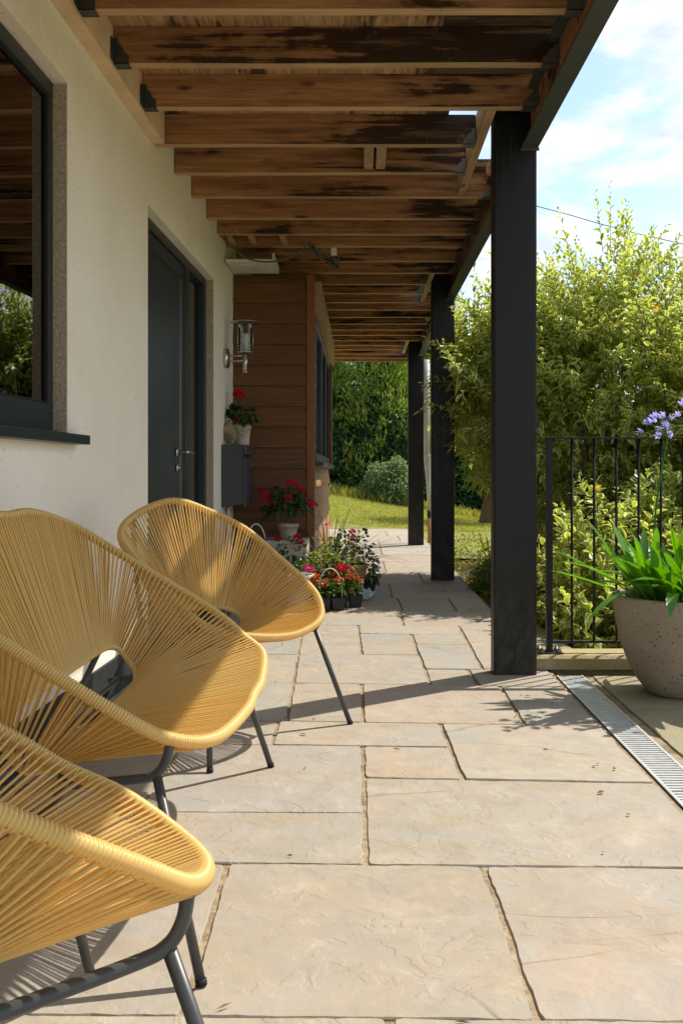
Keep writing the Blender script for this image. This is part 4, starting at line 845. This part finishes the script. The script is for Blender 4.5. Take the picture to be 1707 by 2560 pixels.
for p in bm.verts:
    d = 1+.35*mnoise.noise(p.co*2.2)+.22*abs(mnoise.noise(p.co*6)); p.co = Vector((p.co.x*.062*d, p.co.y*.05*d, (p.co.z*.5+.5)*.075*d))
    if p.co.z < .004: p.co.z = .001
me = bpy.data.meshes.new('bag_body'); bm.to_mesh(me); bm.free(); me.materials.append(MAT['bag']); addobj('bag_body', me, bg_)
for (x, y, rz, fm, lab) in ((-.205, 6.12, .25, 'orange', 'dark green seedling carrier with a white arched handle, nearest the far armchair'), (-.085, 6.27, .15, 'red', 'black seedling carrier with a pinkish arched handle and red geranium')):
    c = empty('seedling_carrier', (x, y, 0), rz, lab, 'potted plant', 'seedling carriers on the paving')
    for cx in (-.052, .052):
        cell = MB(); s0, s1, h_ = .036, .048, .085
        cell.add([(cx-s0, -s0, 0), (cx+s0, -s0, 0), (cx+s0, s0, 0), (cx-s0, s0, 0), (cx-s1, -s1, h_), (cx+s1, -s1, h_), (cx+s1, s1, h_), (cx-s1, s1, h_), (cx-s1*.9, -s1*.9, h_-.015), (cx+s1*.9, -s1*.9, h_-.015), (cx+s1*.9, s1*.9, h_-.015), (cx-s1*.9, s1*.9, h_-.015)],
                 [(0, 3, 2, 1), (0, 1, 5, 4), (1, 2, 6, 5), (2, 3, 7, 6), (3, 0, 4, 7), (4, 5, 9, 8), (5, 6, 10, 9), (6, 7, 11, 10), (7, 4, 8, 11), (8, 9, 10, 11)]); cell.build('cell', 'blackplastic', c)
    bushy(c, 110, (0, 0, .13), (.11, .09, .07), .045, .020, 'herb', -.3)
    heads(c, [(random.uniform(-.11, .11), random.uniform(-.07, .07), random.uniform(.17, .225)) for _ in range(9)], .028, 18, 'orange', ps=.011)
    if fm == 'red': heads(c, [(-.05, -.02, .27), (.0, .0, .26), (-.08, .02, .25)], .03, 24, 'red', ps=.012)
    MB().tube([(.085*math.cos(t*math.pi/14), 0, .075+.21*math.sin(t*math.pi/14)**.75) for t in range(15)], .0042, 6).build('carrier_handle', 'whitehandle' if fm != 'red' else 'paleclay', c)
# agapanthus
ag = empty('agapanthus_pot', (1.355, 3.83, 0), 0, 'big speckled concrete pot with green strap leaves and violet agapanthus', 'potted plant')
prof = [(.001, .0), (.115, .0), (.135, .010), (.175, .06), (.212, .13), (.243, .22), (.262, .31), (.273, .385), (.276, .412), (.272, .420), (.255, .420), (.248, .405), (.24, .36), (.001, .35)]
MB().lathe(prof, 56).build('pot', 'pot', ag); MB().lathe([(.001, .372), (.2415, .366)], 30).build('soil', 'soil', ag)
P = []; D = []; L = []; W_ = []; dr = []
for c in range(15):
    a = random.uniform(0, 2*math.pi); r = .19*math.sqrt(random.random()); bx, by = r*math.cos(a), r*math.sin(a)
    for k in range(9):
        aa = a+random.gauss(0, .9) if r > .09 else random.uniform(0, 2*math.pi); e_ = random.uniform(.75, 1.5)
        P.append((bx+random.gauss(0, .012), by+random.gauss(0, .012), .37)); D.append((math.cos(aa)*math.cos(e_), math.sin(aa)*math.cos(e_), math.sin(e_))); L.append(random.uniform(.26, .46)); W_.append(random.uniform(.016, .024)); dr.append(random.uniform(.03, .5))
for (ang, el_, ln, d_) in ((3.25, .45, .44, .10), (3.0, .66, .45, .12), (2.7, 1.0, .44, .03), (3.6, .85, .36, .85), (4.3, .95, .36, .8), (5.0, .95, .34, .85), (3.1, .8, .42, .3), (4.7, 1.0, .38, .6)):
    P.append((.15*math.cos(ang), .15*math.sin(ang), .38)); D.append((math.cos(ang)*math.cos(el_), math.sin(ang)*math.cos(el_), math.sin(el_))); L.append(ln); W_.append(.023); dr.append(d_)
straps('strap_leaves', P, D, np.array(L), np.array(W_), 'strap', ag, np.array(dr), 8, .35)
def umbel(base, top, nf, parent, rad=.085):
    MB().tube(smooth_path([base, ((base[0]*.6+top[0]*.4)-.012, (base[1]+top[1])/2, base[2]*.45+top[2]*.55), top], 6), .0042, 6).build('flower_stem', 'strap', parent)
    d = ball_dirs(nf, -.25); t = np.array(top); PP = []; DD = []
    for v in d:
        tip = t+v*rad*random.uniform(.6, 1.05); MB().tube([top, tuple((t+tip)/2+np.array([0, 0, .006])), tuple(tip)], .0013, 4).build('pedicel', 'herb', parent)
        a = np.cross(v, [0, 0, 1.]); a = a/ (np.linalg.norm(a)+1e-6); b = np.cross(v, a)
        for k in range(6):
            w = a*math.cos(k*math.pi/3)+b*math.sin(k*math.pi/3); PP.append(tip); DD.append(v+w*.48)
    tag(leaves('florets', PP, DD, .040, .0066, 'violet', parent, .12, .3), kind='stuff')
umbel((-.12, -.02, .37), (-.05, .0, 1.08), 11, ag, .12); umbel((.05, .04, .37), (.04, .03, 1.14), 13, ag, .12); umbel((.12, -.05, .37), (.20, -.06, 1.02), 12, ag, .12)

# ================================================================== SHRUBS AND TREES
def shoots(name, ell, n, parent, mat, shoot=.34, nl=12, ll=.10, lw=.019, tall=0, seed=0, shell=.55, flt=None, upb=.5):
    """leafy shoots spread through ellipsoids; each shoot carries alternate leaves"""
    per = [];
    vol = np.array([e[3]*e[4]*e[5] for e in ell])**.67; cnt = (vol/vol.sum()*n).astype(int)
    B = []; O = []
    for e, c in zip(ell, cnt):
        d = ball_dirs(c, -.75); r = rng.uniform(shell, 1, len(d))[:, None]; B.append(np.array(e[:3])+d*r*np.array(e[3:6])); O.append(d)
    B = np.vstack(B); O = np.vstack(O)
    if flt is not None: k = flt(B); B = B[k]; O = O[k]
    k = B[:, 2] > .02; B = B[k]; O = O[k]
    A = nrm(O*np.array([.6, .6, .35])+np.array([0, 0, upb])+rng.normal(0, .33, B.shape)); m_ = len(B)
    SL = shoot*rng.uniform(.6, 1.25, m_)*(1+tall*np.clip(O[:, 2], 0, 1)*rng.random(m_))
    t = (np.arange(nl)+.6)/nl; ref = np.where(np.abs(A[:, 2:3]) < .95, np.array([[0, 0, 1.]]), np.array([[1., 0, 0]])); X = nrm(np.cross(A, ref)); Y = np.cross(A, X)
    ph = rng.uniform(0, 6.28, m_)[:, None]+np.arange(nl)[None]*2.4
    out = X[:, None]*np.cos(ph)[..., None]+Y[:, None]*np.sin(ph)[..., None]
    P = B[:, None]+A[:, None]*(SL[:, None]*t[None])[..., None]; bend = np.array([0, 0, -1.])*(SL[:, None]*.22*t[None]**2)[..., None]*(1-np.clip(A[:, None, 2:3], 0, 1))
    P = P+bend; D = nrm(out*.85+A[:, None]*(.55+.75*t[None])[..., None]+np.array([0, 0, .34])+rng.normal(0, .12, out.shape))
    Ls = ll*rng.uniform(.7, 1.2, (m_, nl))*(1.1-.5*t[None]**3)
    lv = leaves(name, P.reshape(-1, 3), D.reshape(-1, 3), Ls.ravel(), (Ls*lw/ll).ravel(), mat, parent, rng.uniform(.15, .8, m_*nl), .4, False, None, .3)
    # twigs: thin three sided stems, one mesh
    k3 = 3; w = .0035; V = np.stack([B+X*w, B-X*w*.5+Y*w*.87, B-X*w*.5-Y*w*.87, B+A*SL[:, None]], 1); T = np.array([[0, 1, 3], [1, 2, 3], [2, 0, 3]]); TT = (T[None]+(np.arange(m_)*4)[:, None, None]).reshape(-1, 3)
    tag(tri_mesh('twigs', V.reshape(-1, 3), TT, 'bark', parent), kind='stuff')
    return lv
def trunks(parent, base, tips, r):
    for tp_ in tips:
        b = Vector(base)+Vector((random.gauss(0, .12), random.gauss(0, .12), 0)); t = Vector(tp_); mid = (b+t)/2+Vector((random.gauss(0, .1), random.gauss(0, .1), 0))
        pts = smooth_path([b, mid, t], 5); MB().tube(pts, [r*(1-.7*i/(len(pts)-1)) for i in range(len(pts))], 6).build('trunk', 'bark', parent)
# shade rule: nothing of the shrubs may stand where its shadow would reach the sunny near paving
def clear_of_sun(B): return ~((B[:, 1]-.417*B[:, 2] < 6.0) & (B[:, 0]-.596*B[:, 2] < 1.0)) & (B[:, 0] > .62)
def lit_bed(B):   # thin the foliage where the sun reaches the bed between the posts
    xs, ys_ = B[:, 0]-.596*B[:, 2], B[:, 1]-.417*B[:, 2]; return (xs > .9) & (xs < 1.3) & (ys_ > 6.4) & (ys_ < 8.4) & (rng.random(len(B)) < .6)
s1 = empty('variegated_shrub', (2.4, 7.9, -.1), 0, 'tall variegated evergreen shrub with upright shoots behind the railing', 'shrub')
shoots('crown', [(-.2, -.25, 1.35, 1.2, 1.0, 1.5), (-.62, -.3, 1.2, .75, .8, 1.35), (.55, -1.25, 1.15, .75, .7, 1.15)], 4800, s1, 'shrub', .34, 13, .094, .0175, .2, shell=.40, flt=lambda B: clear_of_sun(B+np.array([2.4, 7.9, -.1])) & ((B[:, 0] > -1.0) | (B[:, 2] > .85)) & ~lit_bed(B+np.array([2.4, 7.9, -.1])))
shoots('top_shoots', [(-.4, -.3, 2.45, .55, .6, .45), (-.85, -.3, 2.1, .45, .5, .4), (.3, -.3, 2.2, .6, .6, .4)], 95, s1, 'shrub', .5, 14, .10, .020, .3, shell=.6, upb=2.6)
trunks(s1, (0, 0, 0), [(-.6, -.4, 1.5), (-.2, .1, 2.2), (.4, -.2, 2.0), (-.4, .5, 1.8), (.1, -.6, 1.4)], .035)
s2 = empty('variegated_shrub', (1.55, 8.4, -.1), 0, 'arching variegated shrub reaching left towards the middle post', 'shrub')
shoots('crown', [(-.22, -.25, 1.85, .66, .75, .75)], 950, s2, 'shrub', .34, 13, .094, .0175, .5, shell=.3, flt=lambda B: clear_of_sun(B+np.array([1.55, 8.4, -.1])) & (B[:, 2] > 1.15) & (B[:, 0] > -.72))
tag(shoots('spray', [(-.62, -.95, 1.78, .22, .2, .22)], 15, s2, 'shrub', .36, 12, .10, .0185, 0, shell=.1, upb=.12), kind='stuff')
trunks(s2, (0, 0, 0), [(-.3, -.2, 1.6), (0, .2, 1.9), (-.4, -.6, 1.7)], .03)
s3 = empty('variegated_shrub', (4.0, 7.6, -.1), 0, 'variegated shrub at the far right edge beyond the pot', 'shrub')
shoots('crown', [(0, 0, 1.3, 1.2, 1.3, 1.5)], 1100, s3, 'shrub', .34, 12, .094, .0175, .9, shell=.6)
trunks(s3, (0, 0, 0), [(-.4, -.3, 1.6), (.3, .2, 1.9)], .035)
s4 = empty('low_variegated_shrub', (1.75, 5.75, -.15), 0, 'low variegated shrub growing just behind the railing balusters', 'shrub')
shoots('crown', [(0, 0, .35, .62, .62, .62), (.75, .25, .45, .7, .6, .75), (-.3, -.45, .12, .35, .35, .35)], 760, s4, 'shrub',   .28, 11, .10, .021, 0, shell=.35, flt=lambda B: clear_of_sun(B+np.array([1.75, 5.75, -.15])))
trunks(s1, (-.5, -.9, 0), [(-.9, -.8, 1.9), (-.75, -.95, 1.7), (-.55, -.9, 2.0), (-.35, -1.0, 1.8), (-.15, -.9, 1.9), (.1, -1.0, 1.7), (-.65, -.7, 2.1), (-.25, -.7, 2.0), (.3, -.9, 1.8)], .016)
trunks(s4, (0, 0, 0), [(-.2, 0, .7), (.3, .2, .9), (.7, .2, .9)], .015)
# bed plants between the posts
gs = empty('golden_strap_plant', (1.17, 8.05, -.06), 0, 'golden strap leaved plant in the bed between the posts', 'plant')
n_ = 70; an = rng.uniform(0, 2*np.pi, n_); el = rng.uniform(.6, 1.45, n_); straps('blades', np.stack([np.cos(an)*.05, np.sin(an)*.05, np.zeros(n_)], 1), np.stack([np.cos(an)*np.cos(el)-.15, np.sin(an)*np.cos(el), np.sin(el)], 1), rng.uniform(.3, .62, n_), .008, 'gold', gs, rng.uniform(.05, .5, n_), 6)
for k, (x, y, r, mt, lab) in enumerate(((1.1, 7.2, .22, 'herb', 'low green bedding clump at the patio edge nearest the front post'), (1.12, 7.6, .18, 'bedgreen', 'yellowing low clump between the golden plant and the front post'), (1.45, 8.6, .32, 'herb', 'leafy green clump behind the golden strap plant'), (1.15, 9.6, .25, 'lime', 'lime clump beside the middle post'))):
    e_ = empty('bedding_clump', (x, y, -.07), 0, lab, 'plant', 'clumps in the bed'); bushy(e_, 420, (0, 0, r*.55), (r, r, r*.9), .045, .014, mt, -.3)
ts = empty('tall_weed', (1.22, 7.75, -.06), 0, 'tall thin weed stem with small leaves rising in the bed', 'plant')
MB().tube(smooth_path([(0, 0, 0), (-.01, 0, .4), (-.04, 0, .9), (-.08, 0, 1.15)], 5), .004, 5).build('stem', 'herb', ts)
t_ = rng.uniform(.25, 1.0, 60); a_ = rng.uniform(0, 6.28, 60); leaves('foliage', np.stack([-.08*t_**2, 0*t_, 1.15*t_], 1), np.stack([np.cos(a_), np.sin(a_), .7+0*a_], 1), .07, .006, 'herb', ts, .3)
n_ = 5200; x = rng.uniform(.92, 3.5, n_); y = rng.uniform(5.0, 13.5, n_); P = np.stack([x, y, np.full(n_, -.075)], 1); D = rng.normal(0, .6, (n_, 3)); D[:, 2] = rng.uniform(.4, 1.2, n_)
o = leaves('ground_cover', P, D, rng.uniform(.05, .13, n_), .014, 'bedgreen', None, .4); tag(o, 'patchy low ground cover over the soil bed', 'ground cover', kind='stuff')
# lawn blades
n_ = 60000; x = rng.uniform(-3.5, 4.5, n_); y = 14.4+rng.random(n_)**1.3*8.5
k = (y > 15.5-.6*(x+.48)) | (x > .95); x = x[k]; y = y[k]; n_ = len(x)
z = np.array([lawn_z(a, b) for a, b in zip(x, y)]); D = rng.normal(0, .45, (n_, 3)); D[:, 2] = 1
o = leaves('lawn_grass', np.stack([x, y, z], 1), D, rng.uniform(.04, .11, n_), rng.uniform(.003, .007, n_), 'grass', None, .3, .2, True); tag(o, 'short sunlit lawn grass beyond the patio', 'grass', kind='stuff')
n_ = 5000; x = rng.uniform(-4, 4.5, n_); y = rng.normal(20.4, .22, n_); z = np.array([lawn_z(a, b) for a, b in zip(x, y)]); D = rng.normal(0, .3, (n_, 3)); D[:, 2] = 1
o = leaves('long_grass', np.stack([x, y, z], 1), D, rng.uniform(.15, .42, n_), .008, 'grass', None, .3, .2, True); tag(o, 'fringe of long grass at the foot of the far hedge', 'grass', kind='stuff')
# far hedge and trees
def conifer(x, y, z, h, r, label, n=26000):
    e_ = empty('conifer_tree', (x, y, z), 0, label, 'tree', 'conifers beyond the lawn')
    MB().tube([(0, 0, 0), (0, 0, h*.5), (0, 0, h*.92)], [.16, .1, .02], 8).build('trunk', 'bark', e_)
    nb = int(n/26); hh = rng.random(nb)**1.15*.97+.0; a = rng.uniform(0, 6.28, nb); rad = r*(1-hh)**.75*rng.uniform(.55, 1.08, nb)+.05
    tip = np.stack([np.cos(a)*rad, np.sin(a)*rad, hh*h+.25*rad], 1); P = []; D = []
    for k in range(26):
        t = rng.random(nb)[:, None]**.6; base = tip*np.array([.35, .35, 1])-np.array([0, 0, .25])
        q = base*(1-t)+tip*t+rng.normal(0, .09, (nb, 3)); P.append(q); D.append(nrm(np.stack([np.cos(a)*.6, np.sin(a)*.6, np.full(nb, .75)], 1)+rng.normal(0, .35, (nb, 3))))
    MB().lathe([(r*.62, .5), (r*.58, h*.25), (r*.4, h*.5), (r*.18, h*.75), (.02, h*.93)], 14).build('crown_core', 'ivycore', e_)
    leaves('crown', np.vstack(P), np.vstack(D), rng.uniform(.08, .20, nb*26), .019, 'conifer', e_, .1, .2, True, None, 1)
    k = rng.random(nb) < .22; tt = tip[k]; P = np.repeat(tt, 12, 0)+rng.normal(0, .05, (len(tt)*12, 3))+np.array([0, 0, 1])*rng.uniform(0, .25, (len(tt)*12, 1)); D = rng.normal(0, .3, P.shape); D[:, 2] = 1
    leaves('golden_tips', P, D, rng.uniform(.08, .2, len(P)), .018, 'conifer_tip', e_, 0, .2, True, None, 1)
conifer(-1.0, 22.6, .3, 6.6, 1.6, 'broad dark green conifer left of centre beyond the lawn')
conifer(.55, 22.0, .2, 5.6, 1.35, 'conifer with golden tips seen left of the far post')
conifer(1.9, 23.2, .1, 6.2, 1.5, 'conifer behind the far post')
conifer(3.4, 23.5, 0, 5.2, 1.5, 'conifer seen between the middle and front posts')
conifer(5.4, 24.5, 0, 5.2, 1.7, 'conifer at the right, hidden by the variegated shrub', 7000); conifer(-3.2, 23, .5, 7, 1.8, 'conifer at the left behind the bay', 7000)
hd = empty('ivy_hedge', (.5, 21.4, 0), 0, 'dark ivy clad hedge below the conifers along the lawn', 'hedge')
n_ = 26000; x = rng.uniform(-5, 5.5, n_); u = rng.random(n_); yy = -.5-.25*np.sin(x*2.3)*.6+.9*rng.random(n_)**2; zt = 1.75+.35*np.sin(x*1.7)+.25*np.sin(x*4.1+1); z = u*zt+np.array([lawn_z(a+.5, 20.9) for a in x]); d = rng.normal(0, .6, (n_, 3)); d[:, 1] -= .5; d[:, 2] -= .1
leaves('foliage', np.stack([x, yy+.25*u, z], 1), d, rng.uniform(.07, .14, n_), .045, 'ivy', hd, .3, .2, True)
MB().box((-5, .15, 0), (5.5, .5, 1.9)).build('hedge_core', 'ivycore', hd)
ps = empty('pale_shrub', (.72, 20.3, .14), 0, 'pale green rounded shrub at the foot of the dark hedge', 'shrub')
for c_, r_ in (((0, 0, .4), (.5, .45, .5)), ((-.3, 0, .62), (.32, .35, .42)), ((.3, -.1, .3), (.35, .35, .4)), ((.12, .1, .8), (.25, .3, .35)), ((-.5, .1, .3), (.3, .3, .35))): bushy(ps, 1000, c_, r_, .085, .020, 'pale', -.6, spread=.8)
def broad(x, y, h, r, n, label, mat='tree', zc=None):
    e_ = empty('broadleaf_tree', (x, y, lawn_z(x, y)), 0, label, 'tree'); MB().tube(smooth_path([(0, 0, 0), (.1, .05, h*.35), (-.05, 0, h*.7)], 5), [.14-.008*i for i in range(11)], 8).build('trunk', 'bark', e_)
    cs = np.array([[random.gauss(0, r*.5), random.gauss(0, r*.5), h*.68+random.gauss(0, h*.16)] for _ in range(34)]); ci = rng.integers(0, len(cs), n); d = nrm(rng.normal(size=(n, 3)))*rng.random((n, 1))**.5
    for c in cs[:12]: MB().tube([(0, 0, h*.4), tuple(c)], [.05, .012], 5).build('limb', 'bark', e_)
    leaves('crown', cs[ci]+d*r*.42, d+rng.normal(0, .5, d.shape), rng.uniform(.08, .16, n), .035, mat, e_, .4, .2, True)
broad(-2.35, 17.2, 4.8, .95, 5000, 'light green broadleaf tree at the left edge of the garden view')
broad(4.6, 18.5, 3.4, 1.1, 5000, 'fresh green tree behind the variegated shrub', 'tree')
broad(2.3, 16.5, 2.4, .7, 3800, 'small green tree seen between the front and middle posts', 'tree')
broad(8.5, 14, 5, 1.8, 6000, 'green tree far right outside the shrub')

# grit and dry leaf scraps lying about on the paving
n_ = 170; x = rng.uniform(-.9, .88, n_); y = 1.3+rng.random(n_)**.8*10; k = rng.random(n_) < .5; x = np.where(k, .86-np.abs(rng.normal(0, .16, n_)), x)
D = rng.normal(0, 1, (n_, 3)); D[:, 2] = np.abs(D[:, 2])*.12
o = leaves('leaf_litter', np.stack([x, y, np.full(n_, .004)], 1), D, rng.uniform(.006, .034, n_), rng.uniform(.002, .007, n_), 'litter', None, 0, .5, True); tag(o, 'scattered dry leaf scraps and grit on the paving', 'leaf litter', kind='stuff')
